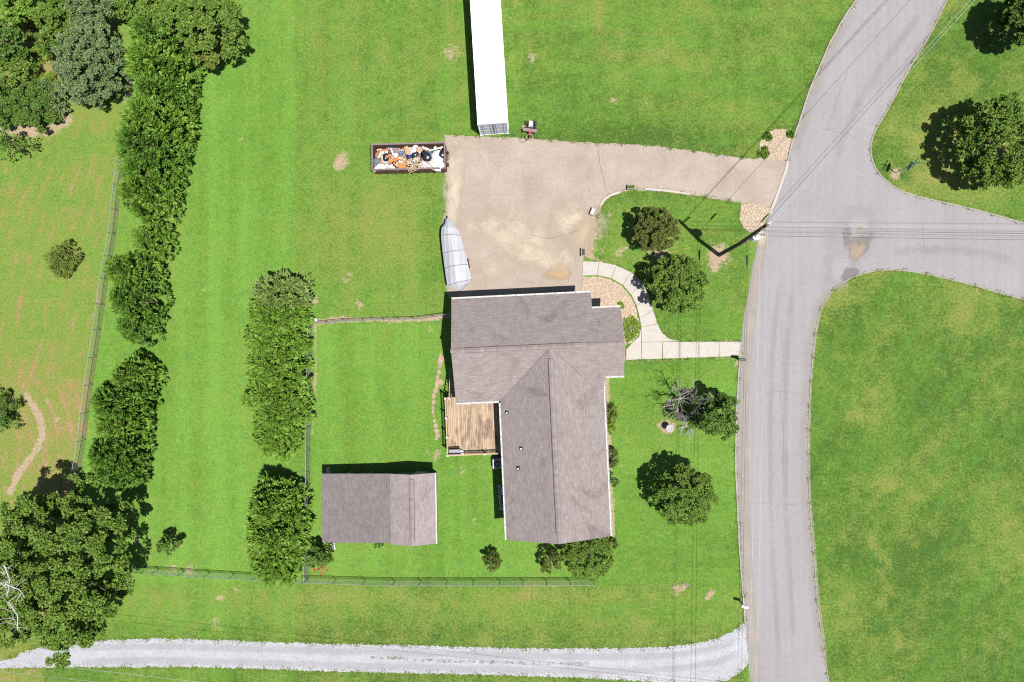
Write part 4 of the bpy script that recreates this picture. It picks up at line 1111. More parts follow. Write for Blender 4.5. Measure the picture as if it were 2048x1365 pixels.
bag(1700, 390, (.7, .62, .45), 1.18, bag_black, 'black trash bag in the east corner of the dumpster', .8, 12)
bag(950, 440, (.42, .36, .34), 1.25, navy_bag, 'small navy blue bag touching the black bag in mid dumpster', .5, 14)
bag(830, 395, (.42, .36, .32), 1.2, grey_bag, 'small grey purple bag left of the navy bag', 1.5, 15)
bag(745, 350, (.34, .3, .3), 1.25, blue_plastic, 'crumpled bright blue plastic bag near the north side of the dumpster', .3, 16)
for k, (u, v, d, l) in enumerate([(1560, 600, (1.5, 1.05, .35), 'wide heap of white plastic sheeting at the east end of the dumpster'), (1290, 640, (.75, .7, .3), 'white plastic sheet just right of the lattice panel'), (280, 690, (1.05, .62, .35), 'heap of white foam in the southwest corner of the dumpster'),
                                 (1560, 420, (.9, .7, .35), 'white foam slab heap between the two black bags at the east'), (1050, 280, (.9, .42, .3), 'white paper bundle along the north side of the dumpster'), (640, 400, (.7, .35, .3), 'white wrapping beside the brown panel in the dumpster')]):
    junk('white_sheeting', MB().lump((0, 0, 0), d, 30 + k, .45, 16, 8, .2 * k), white_foam, l, 'sheeting', u, v, 1.18 if k != 2 else 1.1)
# lattice panel
lat = thing('lattice_panel', 'tan wooden lattice panel leaning over the south side of the dumpster', 'lattice', dz(1060, 620, 1.52).to_tuple(), .42)
lat.rotation_euler = (-.12, .05, .42)
for k in range(9):
    for sgn in (1, -1):
        a = -.62 + k * 1.24 / 8; hw, hh = .68, .56
        # diagonal strips clipped to the panel
        pts = []
        for q in (-1, 1):
            pass
        c0 = a * 1.9; p = []
        for e in ((-hw, None), (hw, None), (None, -hh), (None, hh)):
            if e[0] is not None: x = e[0]; y = sgn * (x - c0)
            else: y = e[1]; x = sgn * y + c0
            if abs(x) <= hw + 1e-6 and abs(y) <= hh + 1e-6: p.append(Vector((x, y, .008 * sgn)))
        if len(p) >= 2:
            p.sort(key=lambda q: q.x); d = p[-1] - p[0]
            if d.length > .08: MB().box((p[0] + p[-1]) / 2, (d.length, .05, .012), math.atan2(d.y, d.x)).build('slat', tan_wood, lat)
junk('timber', MB().box((0, 0, 0), (2.0, .07, .05), -.1), tan_wood, 'long thin tan board laid across the lattice panel', 'board', 990, 605, 1.6)
for k, (u, v, d, rz, rx, mt, n, l) in enumerate([
    (790, 660, (.58, .55, .4), .2, .15, orange_box, 'box', 'bright orange cardboard box left of the lattice'), (530, 530, (.4, .3, .25), .7, .3, orange_box, 'box', 'small torn orange box near the black bag'),
    (900, 300, (.34, .66, .25), .3, .2, tan_card, 'box', 'upright tan cardboard box by the north side of the dumpster'), (1180, 280, (.38, .4, .25), .1, .2, tan_card, 'box', 'square yellowish cardboard box at the north side of the dumpster'),
    (640, 300, (.62, .42, .06), -.05, .12, brown_panel, 'panel', 'flat brown purple panel against the north side of the dumpster'), (230, 560, (.6, .5, .35), .1, .1, slate, 'tub', 'dark slate tub at the west end of the dumpster'),
    (165, 600, (.16, .5, .3), .05, .0, purple, 'crate', 'narrow purple crate in the west end of the dumpster'), (650, 500, (.5, .28, .1), .4, .2, terracotta, 'tile', 'terracotta coloured scrap board left of centre in the dumpster'),
    (810, 500, (.4, .3, .08), -.5, .25, tan_card, 'cardboard', 'yellow tan cardboard flap above the orange box'), (330, 440, (.14, .95, .05), .05, .1, tan_wood, 'board', 'pale wooden board left of the western black bag'),
    (280, 395, (.12, .62, .05), -.45, .05, white_paint, 'board', 'white slanted board at the west end of the dumpster'), (520, 680, (.85, .14, .05), -.55, .1, white_paint, 'board', 'white board slanting to the south side of the dumpster'),
    (470, 640, (.8, .1, .05), -.6, .1, grey_mat, 'board', 'grey strip beside the slanting white board'), (700, 735, (.3, .2, .15), .3, .2, slate, 'bucket', 'small dark blue tub below the orange box'),
    (1500, 300, (1.1, .12, .06), .3, .1, black, 'frame', 'long black frame strip at the northeast of the dumpster'), (1560, 265, (1.2, .1, .05), .3, .1, white_paint, 'board', 'long white strip beside the black frame strip'),
    (370, 290, (.9, .14, .08), .15, .2, terracotta, 'strip', 'rusty orange strip in the northwest corner of the dumpster'), (560, 330, (.12, .6, .08), .35, .1, white_paint, 'board', 'white curved edge board left of the brown panel'),
    (1450, 640, (.9, .06, .04), -.7, .1, tan_wood, 'board', 'thin tan stick right of the lattice panel'), (1400, 690, (.8, .05, .04), -.5, .1, tan_wood, 'board', 'thin tan stick by the south side of the dumpster'),
    (1690, 650, (.45, .35, .12), .4, .2, white_paint, 'panel', 'white broken panel in the southeast corner of the dumpster'), (480, 430, (.5, .2, .12), .3, .2, terracotta, 'box', 'brown orange scrap right of the western black bag')]):
    z = 1.28 + .012 * k if mt not in (slate, purple) else 1.05
    junk({'box': 'cardboard_box', 'panel': 'panel', 'tub': 'tub', 'crate': 'crate', 'tile': 'scrap_board', 'cardboard': 'cardboard', 'board': 'board', 'bucket': 'tub', 'frame': 'metal_frame', 'strip': 'scrap_strip'}[n],
         MB().box((0, 0, 0), d, rz, rx, .08) if n not in ('box', 'tub', 'crate', 'bucket') else MB().box((0, 0, 0), d, rz, rx, .08).box((0, 0, d[2] * .5 + .01), (d[0] * .5, d[1] * .9, .012), rz + .2, rx + .2, .3), mt, l, n, u, v, z)

# ------------------------------------------------------------------ boat under a cover, on its trailer
def bz(u, v, z=0.0): return P3(865 + u / 8.03, 425 + v / 8.03, z)


BL = [(212, 110), (205, 175), (148, 245), (137, 370), (150, 520), (165, 660), (180, 790), (195, 900), (215, 1040), (238, 1180), (330, 1215), (412, 1262)]
BR = [(276, 110), (330, 180), (395, 260), (445, 372), (480, 490), (512, 605), (545, 720), (572, 835), (598, 960), (622, 1080), (560, 1150), (440, 1262)]
boat = thing('boat', 'boat wrapped in a pale grey tarpaulin with dark straps', 'boat', bz(330, 650).to_tuple()); bo = Vector(boat.location)
NS = 14
sec = []
n_ = len(BL)
for i in range(n_):
    t = i / (n_ - 1); zr = [1.12, 1.3, 1.5, 1.6, 1.68, 1.74, 1.78, 1.74, 1.68, 1.6, 1.4, 1.0][i]; ze = [1.0, 1.1, 1.18, 1.2, 1.2, 1.2, 1.18, 1.15, 1.12, 1.1, 1.05, .9][i]
    a, b = bz(*BL[i], ze), bz(*BR[i], ze); row = [a + Vector((0, 0, -.35)) + (b - a) * .03]
    for k in range(NS + 1):
        q = k / NS; p = a.lerp(b, q); e = 1 - abs(2 * q - 1); p.z = ze + (zr - ze) * (1 - (1 - e) ** 1.5) + (.02 * math.sin(k * 2.1 + i) if 0 < k < NS else 0); row.append(p)
    row.append(b + Vector((0, 0, -.35)) - (b - a) * .03); sec.append(row)
vs = [p - bo for r_ in sec for p in r_]; w_ = NS + 3
fs = [(i * w_ + k, i * w_ + k + 1, (i + 1) * w_ + k + 1, (i + 1) * w_ + k) for i in range(n_ - 1) for k in range(w_ - 1)] + [tuple(range(w_)), tuple((n_ - 1) * w_ + k for k in range(w_))]
cv = MB().add(vs, fs).build('cover', tarp_m, boat, smooth=False)
md = cv.modifiers.new('sub', 'SUBSURF'); md.subdivision_type = 'SIMPLE'; md.levels = 1; md.render_levels = 1
for i in (3, 5, 7, 9):
    MB().tube([p - bo + Vector((0, 0, .006)) for p in sec[i]], .017, 5).build('strap', dark_metal, boat)
hv = []
for i in range(n_):
    a, b = sec[i][0], sec[i][-1]; c = (a + b) / 2; kz = .45 + .35 * max(0, 1 - i / 3)
    hv += [a - bo, Vector((*(a.lerp(c, .5)).xy, kz + .12)) - bo, Vector((c.x, c.y, kz)) - bo, Vector((*(b.lerp(c, .5)).xy, kz + .12)) - bo, b - bo]
MB().add(hv, [(i * 5 + k, i * 5 + k + 1, i * 5 + 6 + k, i * 5 + 5 + k) for i in range(n_ - 1) for k in range(4)] + [(0, 1, 2, 3, 4), tuple(5 * (n_ - 1) + k for k in range(5))]).build('hull', white_metal, boat)
tr = thing('boat_trailer', 'dark boat trailer under the covered boat', 'trailer', bz(330, 650).to_tuple())
ax = (bz(430, 1150) - bz(250, 150)); an = math.atan2(ax.y, ax.x)
for s in (-.55, .55):
    off = Vector((-math.sin(an), math.cos(an), 0)) * s
    MB().tube([bz(405, 1120, .42) - bo + off, bz(300, 500, .42) - bo + off, bz(248, 150, .42) - bo + off * .15], .05, 6).build('frame_rail', galv_post, tr)
    for wv in ((848, 0),):
        c = bz(382, 860, .32) - bo + off.normalized() * (1.0 if s > 0 else -1.0)
        wh = MB().tube([c - off.normalized() * .1, c + off.normalized() * .1], .31, 18).build('wheel', rubber, tr)
        MB().tube([c - off.normalized() * .105, c + off.normalized() * .105], .17, 12).build('rim', galv, wh)
        d = ax.normalized(); up_ = Vector((0, 0, 1)); pts = []
        f = MB(); vs = []
        for q in range(9):
            th = math.pi * q / 8; ct = c + d * (math.cos(th) * .4) + up_ * (math.sin(th) * .38)
            vs += [ct - off.normalized() * .14, ct + off.normalized() * .14]
        f.add(vs, [(2 * q, 2 * q + 1, 2 * q + 3, 2 * q + 2) for q in range(8)]); f.build('fender', dark_metal, tr)
MB().tube([bz(382, 860, .32) - bo + Vector((-math.sin(an), math.cos(an), 0)) * -1.0, bz(382, 860, .32) - bo + Vector((-math.sin(an), math.cos(an), 0))], .035, 6).build('axle', dark_metal, tr)
MB().tube([bz(248, 180, .42) - bo, bz(238, 60, .45) - bo], .05, 6).build('tongue', galv_post, tr)
MB().tube([bz(246, 130, 0) - bo, bz(246, 130, .85) - bo], .035, 6).box(bz(246, 130, .02) - bo, (.15, .15, .03)).build('jack', dark_metal, tr)
MB().box(bz(237, 75, .48) - bo, (.09, .2, .1)).build('coupler', dark_metal, tr)

# ------------------------------------------------------------------ planters, mower and odds by the driveway
def planter(px, py, rz, label, fill, plants, L=.62, W=.36):
    t = thing('planter', label, 'planter', (*P(px, py, .2), 0.02), rz)
    for s in (-1, 1):
        MB().box((0, s * (W / 2 - .025), .17), (L, .05, .34)).build('side', kerb_m, t); MB().box((s * (L / 2 - .025), 0, .168), (.05, W - .1, .335)).build('end', kerb_m, t)
    MB().box((0, 0, .15), (L - .1, W - .1, .26)).build('fill', fill, t)
    if plants:
        v, f = leaves_np(60, lambda rr: (rr.uniform(-L / 2 + .08, L / 2 - .08), rr.uniform(-W / 2 + .08, W / 2 - .08), .3 + rr.uniform(0, .12)), .1, .05, 5)
        me = mesh_np('plants', v, f); me.materials.append(leaf_bright); link(bpy.data.objects.new('plants', me), t)
    return t


def rhomb(p, d, nrm, L, W):
    """one pointed leaf"""
    s = d.cross(nrm); return [p, p + d * L * .5 + s * W * .5, p + d * L, p + d * L * .5 - s * W * .5]


def leaves_np(n, pos, L, W, seed):
    rr = random.Random(seed); v = []; f = []
    for i in range(n):
        p = Vector(pos(rr)); d = Vector((rr.gauss(0, 1), rr.gauss(0, 1), rr.gauss(.2, .6))).normalized(); nn = Vector((rr.gauss(0, .5), rr.gauss(0, .5), 1)); nn = (nn - d * nn.dot(d)).normalized()
        q = rr.uniform(.7, 1.3); k = len(v); v += rhomb(p, d, nn, L * q, W * q); f.append((k, k + 1, k + 2, k + 3))
    return np.array([tuple(x) for x in v]), np.array(f)


leaf_bright = leafmat('leaf_bright', (.05, .1, .012), (.08, .16, .02), (.13, .2, .03))
white_stone = mat('white_pebble_fill', (.42, .4, .4), (.3, .29, .29), 30, .9)
dark_soil = mat('potting_soil', (.06, .045, .038), (.035, .028, .024), 30, .95)
planter(1262, 375, .03, 'grey planter box with small green plants by the driveway kerb', dark_soil, True)
planter(1185.5, 424, math.radians(68), 'tilted grey planter box filled with white stones on the driveway', white_stone, False)
planter(1166, 505, math.radians(88), 'grey planter box of dark soil at the start of the curved walk', dark_soil, False)
o = MB().lump((0, 0, .04), (.16, .3, .1), 3, .4, 8, 5).build('leaf_clump', tan_wood); o.location = (*P(1180, 379), .02); tag(o, 'small clump of dry leaves on the driveway', 'leaf clump')

mw = thing('garden_tractor', 'small black and red garden machine parked by the container', 'garden tractor', (*P(1060, 266), 0), math.radians(-4))
MB().box((.05, .55, .3), (.62, .7, .3), taper=.9).build('body', black, mw, bevel=.04); MB().box((.02, .62, .5), (.34, .52, .14), taper=.8).build('engine_cover', white_metal, mw, bevel=.03)
MB().box((.1, .38, .6), (.1, .22, .1)).build('air_filter', grey_mat, mw)
for s in (-.36, .45):
    for y, r_ in ((.75, .2), (.2, .24)):
        wh = MB().tube([(s - .07, y, r_), (s + .07, y, r_)], r_, 14).build('wheel', rubber, mw); MB().tube([(s - .075, y, r_), (s + .075, y, r_)], r_ * .5, 10).build('rim', grey_mat, wh)
MB().box((0, .02, .62), (1.2, .26, .05), -.08).build('cross_plank', mat('grey_plank', (.17, .13, .12), (.12, .09, .085), 9, .85), mw)
MB().box((.02, -.12, .5), (.3, .36, .32), taper=.7).cyl((.02, -.18, .64), .09, .1, 10).build('gearbox', red_paint, mw, bevel=.02)
MB().tube([(.02 + .28 * math.cos(t), -.5 + .2 * math.sin(t), .55) for t in np.linspace(0, 6.283, 21)], .025, 6, False).build('handle_hoop', tan_wood, mw)
MB().tube([(-.3, -.1, .5), (-.62, -.2, .95)], .02, 6).build('lever', dark_metal, mw); MB().tube([(.3, -.1, .5), (.45, -.45, .8)], .025, 6).build('lever', slate, mw)
MB().box((.02, -.45, .3), (.1, .3, .4)).build('drawbar', dark_metal, mw)
hp = MB().tube([(.24 * math.cos(t), .2 * math.sin(t), .03 + .01 * math.sin(3 * t)) for t in np.linspace(0, 6.283, 25)], .014, 5, False).tube([(.24, 0, .03), (.5, .06, .03), (.62, .3, .12)], .014, 5).build('hose_loop', dark_metal)
hp.location = (*P(1045, 281), .015); tag(hp, 'thin dark hose loop lying by the garden machine', 'hose')

# ------------------------------------------------------------------ mailboxes, sign, bird bath, lids
def mailbox(px, py, rz, label, body, lid, zt=1.1):
    t = thing('mailbox', label, 'mailbox', (*P(px, py, 0), 0), rz)
    MB().box((0, 0, .5), (.1, .1, 1.0)).build('post', tan_wood if lid is white_paint else dark_metal, t)
    m = MB(); pr = []
    for k in range(9):
        th = math.pi * k / 8; pr.append((-.11 * math.cos(th), .11 * math.sin(th) + .12))
    pr = [(-.11, 0)] + pr + [(.11, 0)]; n = len(pr)
    vs = [(x, y, z + 1.0) for x in (-.26, .28) for y, z in pr]
    m.add(vs, [(i, (i + 1) % n, n + (i + 1) % n, n + i) for i in range(n)] + [tuple(range(n))[::-1], tuple(range(n, 2 * n))]); m.build('box', body, t)
    m = MB(); vs = [(x, y * 1.04, z * 1.03 + .998) for x in (.281, .3) for y, z in pr]
    m.add(vs, [(i, (i + 1) % n, n + (i + 1) % n, n + i) for i in range(n)] + [tuple(range(n))[::-1], tuple(range(n, 2 * n))]); m.build('door', lid, t)
    MB().box((.0, .13, 1.2), (.03, .015, .16)).build('flag', red_paint, t)
    MB().box((0, 0, .985), (.42, .2, .025)).build('shelf', tan_wood, t); return t


mailbox(1475.5, 719, -.08, 'dark blue mailbox on a post at the end of the front walk', slate, black)
mailbox(1481, 1204, -.25, 'white topped mailbox on a post by the gravel lane corner', white_metal, white_paint)

sg = thing('stop_sign', 'stop sign post with green street name blades at the junction', 'sign', (*P(1791, 346), 0), math.radians(0))
MB().tube([(0, 0, 0), (0, 0, 2.95)], .035, 8).build('post', galv_post, sg)
fa = math.radians(-23); nv = Vector((math.cos(fa), math.sin(fa), 0)); tv = Vector((-nv.y, nv.x, 0))
def octa(r_, z, o1, o2):
    vs = []
    for o_ in (o1, o2):
        for k in range(8):
            th = math.pi / 8 + k * math.pi / 4; vs.append(nv * o_ + tv * (r_ * math.cos(th)) + Vector((0, 0, z + r_ * math.sin(th))))
    return MB().add(vs, [tuple(range(8)), tuple(range(8, 16))] + [(k, (k + 1) % 8, 8 + (k + 1) % 8, 8 + k) for k in range(8)])
octa(.42, 2.15, .04, .046).build('sign_back', grey_mat, sg); octa(.42, 2.15, .0465, .05).build('sign_border', white_paint, sg); octa(.395, 2.15, .0505, .053).build('sign_face', red_paint, sg)
sgreen = mat('street_sign_green', (.02, .2, .14), (.015, .16, .11), 6, .5)
MB().box((0, 0, 2.98), (.95, .012, .2), fa + math.pi / 2 - .1).build('street_blade', sgreen, sg); MB().box((0, 0, 3.19), (.9, .012, .2), fa + .25).build('street_blade', sgreen, sg)
MB().cyl((0, 0, 3.075), .03, .03, 8).build('bracket', galv, sg)

bb = thing('bird_bath', 'round white bird bath in a bare ring on the front lawn', 'bird bath', (*P(1336, 855), 0))
MB().lathe([(.2, 0), (.19, .06), (.09, .12), (.075, .45), (.1, .7), (.16, .74)], n=18).build('pedestal', white_paint, bb, smooth=True)
MB().lathe([(.12, .735), (.25, .78), (.32, .86), (.31, .875), (.22, .81), (.02, .79)], n=24).build('bowl', mat('bird_bath_bowl', (.24, .225, .24), (.2, .185, .2), 8, .6), bb, smooth=True)
for px, py, r_, l in ((1374, 1170, .16, 'flat round stone lid in the front lawn near the lane'),):
    o = MB().lathe([(r_, 0), (r_ * 1.02, .03), (r_ * .9, .05)], n=14).build('utility_cover', brown_panel); o.location = (*P(px, py), .0); tag(o, l, 'lid')
bk = thing('bucket', 'white bucket at the corner of the yard fence', 'bucket', (*P(633, 641), 0)); MB().lathe([(.13, 0), (.16, .36), (.15, .37), (.125, .05)], n=16).build('pail', white_metal, bk, smooth=True); MB().tube([(.16 * math.cos(t), .02, .36 + .14 * math.sin(t)) for t in np.linspace(0, 3.14, 9)], .006, 4).build('handle', galv, bk)

# ------------------------------------------------------------------ chain link fences
def fence(label, pts, ht, label_mesh=None, step=2.3, top=.022):
    w_ = [Vector((p[0], p[1], 0)) for p in pts]; base = w_[0]
    t = thing('chain_link_fence', label, 'fence', base.to_tuple())
    # posts
    ps = []
    for a, b in zip(w_[:-1], w_[1:]):
        k = max(1, round((b - a).length / step))
        ps += [a.lerp(b, i / k) for i in range(k)]
    ps.append(w_[-1])
    me = MB().tube([(0, 0, -.05), (0, 0, ht + .03)], .03, 7).lathe([(.034, ht + .02), (.034, ht + .05), (.012, ht + .075)], n=7).mesh('post'); me.materials.append(galv_post)
    for p in ps:
        o = bpy.data.objects.new('post', me); link(o, t); o.location = p - base; o.rotation_euler = (R.uniform(-.012, .012), R.uniform(-.012, .012), R.uniform(0, 3))
    MB().tube([p - base + Vector((0, 0, ht)) for p in ps], top, 6).build('top_rail', galv, t)
    vs = []; fs = []; h = ht - .06; wr = .0032
    for a, b in zip(ps[:-1], ps[1:]):
        d = b - a; L = d.length; d /= L; nn = Vector((-d.y, d.x, 0)); n = int(L / .11)
        for sgn in (1, -1):
            for i in range(-int(h / .11), n):
                x0 = i * .11; x1 = x0 + h; z0, z1 = .04, .04 + h
                if x0 < 0: z0 -= x0; x0 = 0
                if x1 > L: z1 -= x1 - L; x1 = L
                if x1 - x0 < .03: continue
                u0, u1 = (x0, x1) if sgn > 0 else (L - x0, L - x1)
                p, q = a + d * u0 + Vector((0, 0, z0)), a + d * u1 + Vector((0, 0, z1)); dd = (q - p).normalized(); up_ = nn.cross(dd); k = len(vs)
                for e in (p, q):
                    for th in (0, 2.094, 4.189): vs.append(e - base + (nn * math.cos(th) + up_ * math.sin(th)) * wr)
                fs += [(k, k + 1, k + 4, k + 3), (k + 1, k + 2, k + 5, k + 4), (k + 2, k, k + 3, k + 5)]
    me = mesh_np('chain_link', np.array([tuple(v) for v in vs]), fs); me.materials.append(galv); link(bpy.data.objects.new('chain_link', me), t)
    return t


fence('long chain link fence between the hedge and the dry field', PX(FENCE_W), 1.2)
fence('chain link fence along the gravel lane side of the yard', PX([(268, 1136), (420, 1146), (614, 1157), (790, 1162), (1000, 1162), (1186, 1161)]), 1.2, step=2.2)
fence('chain link fence beside the wide evergreen clumps, west side of the yard', PX([(625, 651), (622, 760), (621, 900), (619, 1040), (617, 1158)]), 1.2)
fence('short chain link fence joining the house to the evergreen clump', PX([(626, 649), (690, 643), (770, 640), (830, 639), (870, 634), (908, 629)]), 1.1, step=1.6)

# ------------------------------------------------------------------ utility pole and lines
PB = P3(1438, 510.5); PT = 11.75
pole = thing('utility_pole', 'tall brown wooden utility pole with white transformer drum', 'utility pole', PB.to_tuple())
MB().tube([(0, 0, -.1), (0, .04, PT * .5), (.07, .45 * .9, PT)], [.17, .15, .115], 12).build('pole_shaft', pole_wood, pole)
def pz(z): return Vector((.07 * z / PT, .40 * (z / PT) ** 1.5, z))
t0 = pz(7.9) + Vector((.42, -.02, 0))
trf = MB().lathe([(.27, -.45), (.29, -.42), (.29, .4), (.25, .46)], tuple(t0), 20).build('transformer', white_metal, pole, smooth=False)
for k in range(2): MB().lathe([(.035, 0), (.05, .06), (.035, .12), (.05, .18), (.03, .26)], tuple(t0 + Vector((.12 * math.cos(1 + 2.6 * k), .12 * math.sin(1 + 2.6 * k), .46))), 10).build('bushing', brown_panel, trf)
for s in (-.28, .28): MB().box(t0 + Vector((-.3, 0, s)), (.2, .1, .05)).build('bracket', galv, trf)
MB().box(pz(11.0) + Vector((.3, .2, 0)), (1.0, .1, .1), .6).build('bracket_arm', galv_post, pole)
MB().box(pz(9.6) + Vector((.18, -.1, 0)), (.75, .08, .08), -.3).build('bracket_arm', galv_post, pole)
for k, (z, dx, dy) in enumerate(((11.75, .02, .06), (11.1, .62, .42), (10.6, .25, -.1), (9.7, .5, -.2), (6.9, .18, .0), (6.7, .2, -.12))):
    MB().lathe([(.03, -.08), (.06, -.03), (.035, 0), (.06, .03), (.03, .1)], tuple(pz(z) + Vector((dx, dy, 0))), 10).build('insulator', galv if k > 1 else white_paint, pole)
MB().box(pz(9.2) + Vector((.3, -.12, 0)), (.4, .12, .3)).build('fuse_cutout', pale_metal, pole)
MB().tube([pz(9.2) + Vector((.45, -.1, -.1)), pz(8.8) + Vector((.6, -.1, -.2)), t0 + Vector((.1, .1, .7))], .012, 5).build('jumper_wire', wire_black, pole)


def wire(label, a, b, r, m, sag=.25, group=None, name='power_line'):
    a = Vector(a); b = Vector(b); n = 40
    b = a + (b - a) * 2.2
    if abs(a.x - PB.x) > 5: a = b + (a - b) * 2.0
    pts = [a.lerp(b, i / n) - Vector((0, 0, sag * 4 * (i / n) * (1 - i / n))) for i in range(n + 1)]
    o = MB().tube([p - a for p in pts], r, 6).build(name, m); o.location = a; tag(o, label, 'power line', group); return o


pw = lambda z, dx=0, dy=0: PB + pz(z) + Vector((dx, dy, 0))
wire('upper pale power line running east over the side street', pw(11.1, .3, .1), P3(2200, 455.5, 11.0), .011, wire_alu, .1)
wire('middle pale power line running east over the side street', pw(10.6, .1, -.1), P3(2200, 472, 10.2), .011, wire_alu, .1)
wire('thick grey cable running east over the side street', pw(9.9, .3, -.25), P3(2200, 477, 9.6), .02, galv, .1)
wire('dark lower cable running east over the side street', pw(9.6, .45, -.3), P3(2200, 482, 9.2), .012, wire_black, .1)
wire('dark power line running northeast over the road', pw(10.9, .0, .1), P3(2020, -97, 10.6), .011, wire_black, .2)
wire('pale power line running northeast over the road, left of its twin', pw(11.2, .15, .1), P3(2030, -97, 10.9), .01, wire_alu, .2)
wire('pale power line running northeast over the road, right of its twin', pw(11.4, .3, .05), P3(2040, -97, 11.2), .01, wire_alu, .2)
wire('west pale power line running south along the road', pw(10.6, -.05, -.1), P3(1494, 1560, 10.2), .011, wire_alu, .1)
wire('east pale power line running south along the road', pw(11.7, .05, -.05), P3(1508, 1560, 11.2), .011, wire_alu, .1)
c1 = wire('west dark telephone cable running south along the road edge', pw(6.9, .15, -.1), P3(1472, 1560, 6.6), .011, wire_black, .1, name='telephone_cable')
c2 = wire('east dark telephone cable running south along the road edge', pw(6.7, .32, -.05), P3(1481, 1560, 6.5), .011, wire_black, .1, name='telephone_cable')
o = MB().lump((0, 0, 0), (.16, 1.0, .18), 3, .08, 10, 8).build('splice_case', black); o.location = P3(1494.6, 523, 6.72); tag(o, 'dark splice case hanging on the telephone cable', 'splice case')
o = MB().lump((0, 0, 0), (.16, .9, .16), 4, .08, 10, 8).build('splice_case', black); o.location = P3(1529, 437, 6.9); o.rotation_euler.z = -.74; tag(o, 'dark splice case near the pole on the northeast cable', 'splice case')
wire('dark cable running northeast from the splice case by the pole', pw(7.0, .1, .05), P3(2010, -97, 6.8), .011, wire_black, .2, name='telephone_cable')
wire('pale service line crossing the gravel lane at the lower left', P3(-300, 1286, 7), P3(800, 1412, 7), .011, wire_alu, .1)
wire('pale service line lowest in the lower left corner', P3(-300, 1312, 7.4), P3(800, 1432, 7.4), .01, wire_alu, .1)
gw = MB().tube([(0, 0, 0), (-.02, .02, 2.0)], .012, 5).build('pole_marker', mat('yellow_marker', (.5, .33, .02), (.4, .26, .02), 5, .6)); gw.location = (*P(1335, 506), 0); gw.rotation_euler = (0, 1.1, .15); tag(gw, 'thin yellow rod leaning over the lawn between the two round trees', 'rod')

# ================================================================== VEGETATION
def unit(a): return a / (np.linalg.norm(a, axis=-1, keepdims=True) + 1e-9)


def leaf_mesh(name, p, d, nrm, L, W, m):
    """N pointed leaves: base p, direction d, face normal nrm"""
    nrm = unit(nrm - d * np.sum(nrm * d, -1, keepdims=True)); s = np.cross(d, nrm)
    L = np.asarray(L)[:, None]; W = np.asarray(W)[:, None]
    v = np.stack([p, p + d * L * .45 + s * W * .5, p + d * L, p + d * L * .45 - s * W * .5], 1).reshape(-1, 3)
    f = np.arange(len(v)).reshape(-1, 4)
    me = mesh_np(name, v, f); me.materials.append(m); return me


def crown_leafy(seed, rx, rz, zc, nclump, per, leaf, m, flat=.0, holes=.0):
    """broadleaf crown: boughs in an uneven ellipsoid, leaf clumps on the boughs, leaves on the clumps"""
    rs = np.random.RandomState(seed)
    rnd = holes > 0; nb = max(7, int(nclump / (4.5 if rnd else 7))); ss = np.array([rx, rx, rz])
    k = np.arange(nb); zz = 1 - 1.4 * (k + .5) / nb; th = k * 2.39996 + rs.rand(nb) * .7      # spread evenly over the top and sides
    q = np.sqrt(np.maximum(0, 1 - zz * zz)); ab = np.stack([q * np.cos(th), q * np.sin(th), zz], -1)
    lob = 1 + (.03 if rnd else .1) * np.sin(3 * th + seed) + (.045 if rnd else .12) * rs.randn(nb)
    cb = ab * ((.66 + .16 * rs.rand(nb)) * lob)[:, None]
    br = (1.25 / math.sqrt(nb)) * (.75 + .5 * rs.rand(nb))
    bi = rs.randint(0, nb, nclump); o1 = unit(rs.randn(nclump, 3) + ab[bi] * .9 + np.array([0, 0, .4]))
    c = (cb[bi] + o1 * (br[bi] * (.5 + .5 * rs.rand(nclump)))[:, None]) * ss
    cr = rx * br[bi] * (.3 + .25 * rs.rand(nclump))
    ci = np.repeat(np.arange(nclump), per); n = len(ci)
    o = unit(rs.randn(n, 3) + o1[ci] * .8 + np.array([0, 0, .35]))
    p = c[ci] + o * (cr[ci] * (.3 + .7 * rs.rand(n) ** .5))[:, None] * np.array([1, 1, .8])
    inner = rs.rand(n) < .12; p[inner] *= .62
    p[:, 2] = np.maximum(p[:, 2] + zc, .04)
    d = unit(o * .6 + rs.randn(n, 3) * .6 + np.array([0, 0, -.2])); nr = unit(o * .45 + np.array([.18, -.14, 1.0]) + rs.randn(n, 3) * .38)
    L = leaf * (.65 + .6 * rs.rand(n))
    return leaf_mesh('crown', p, d, nr, L, L * .62, m)


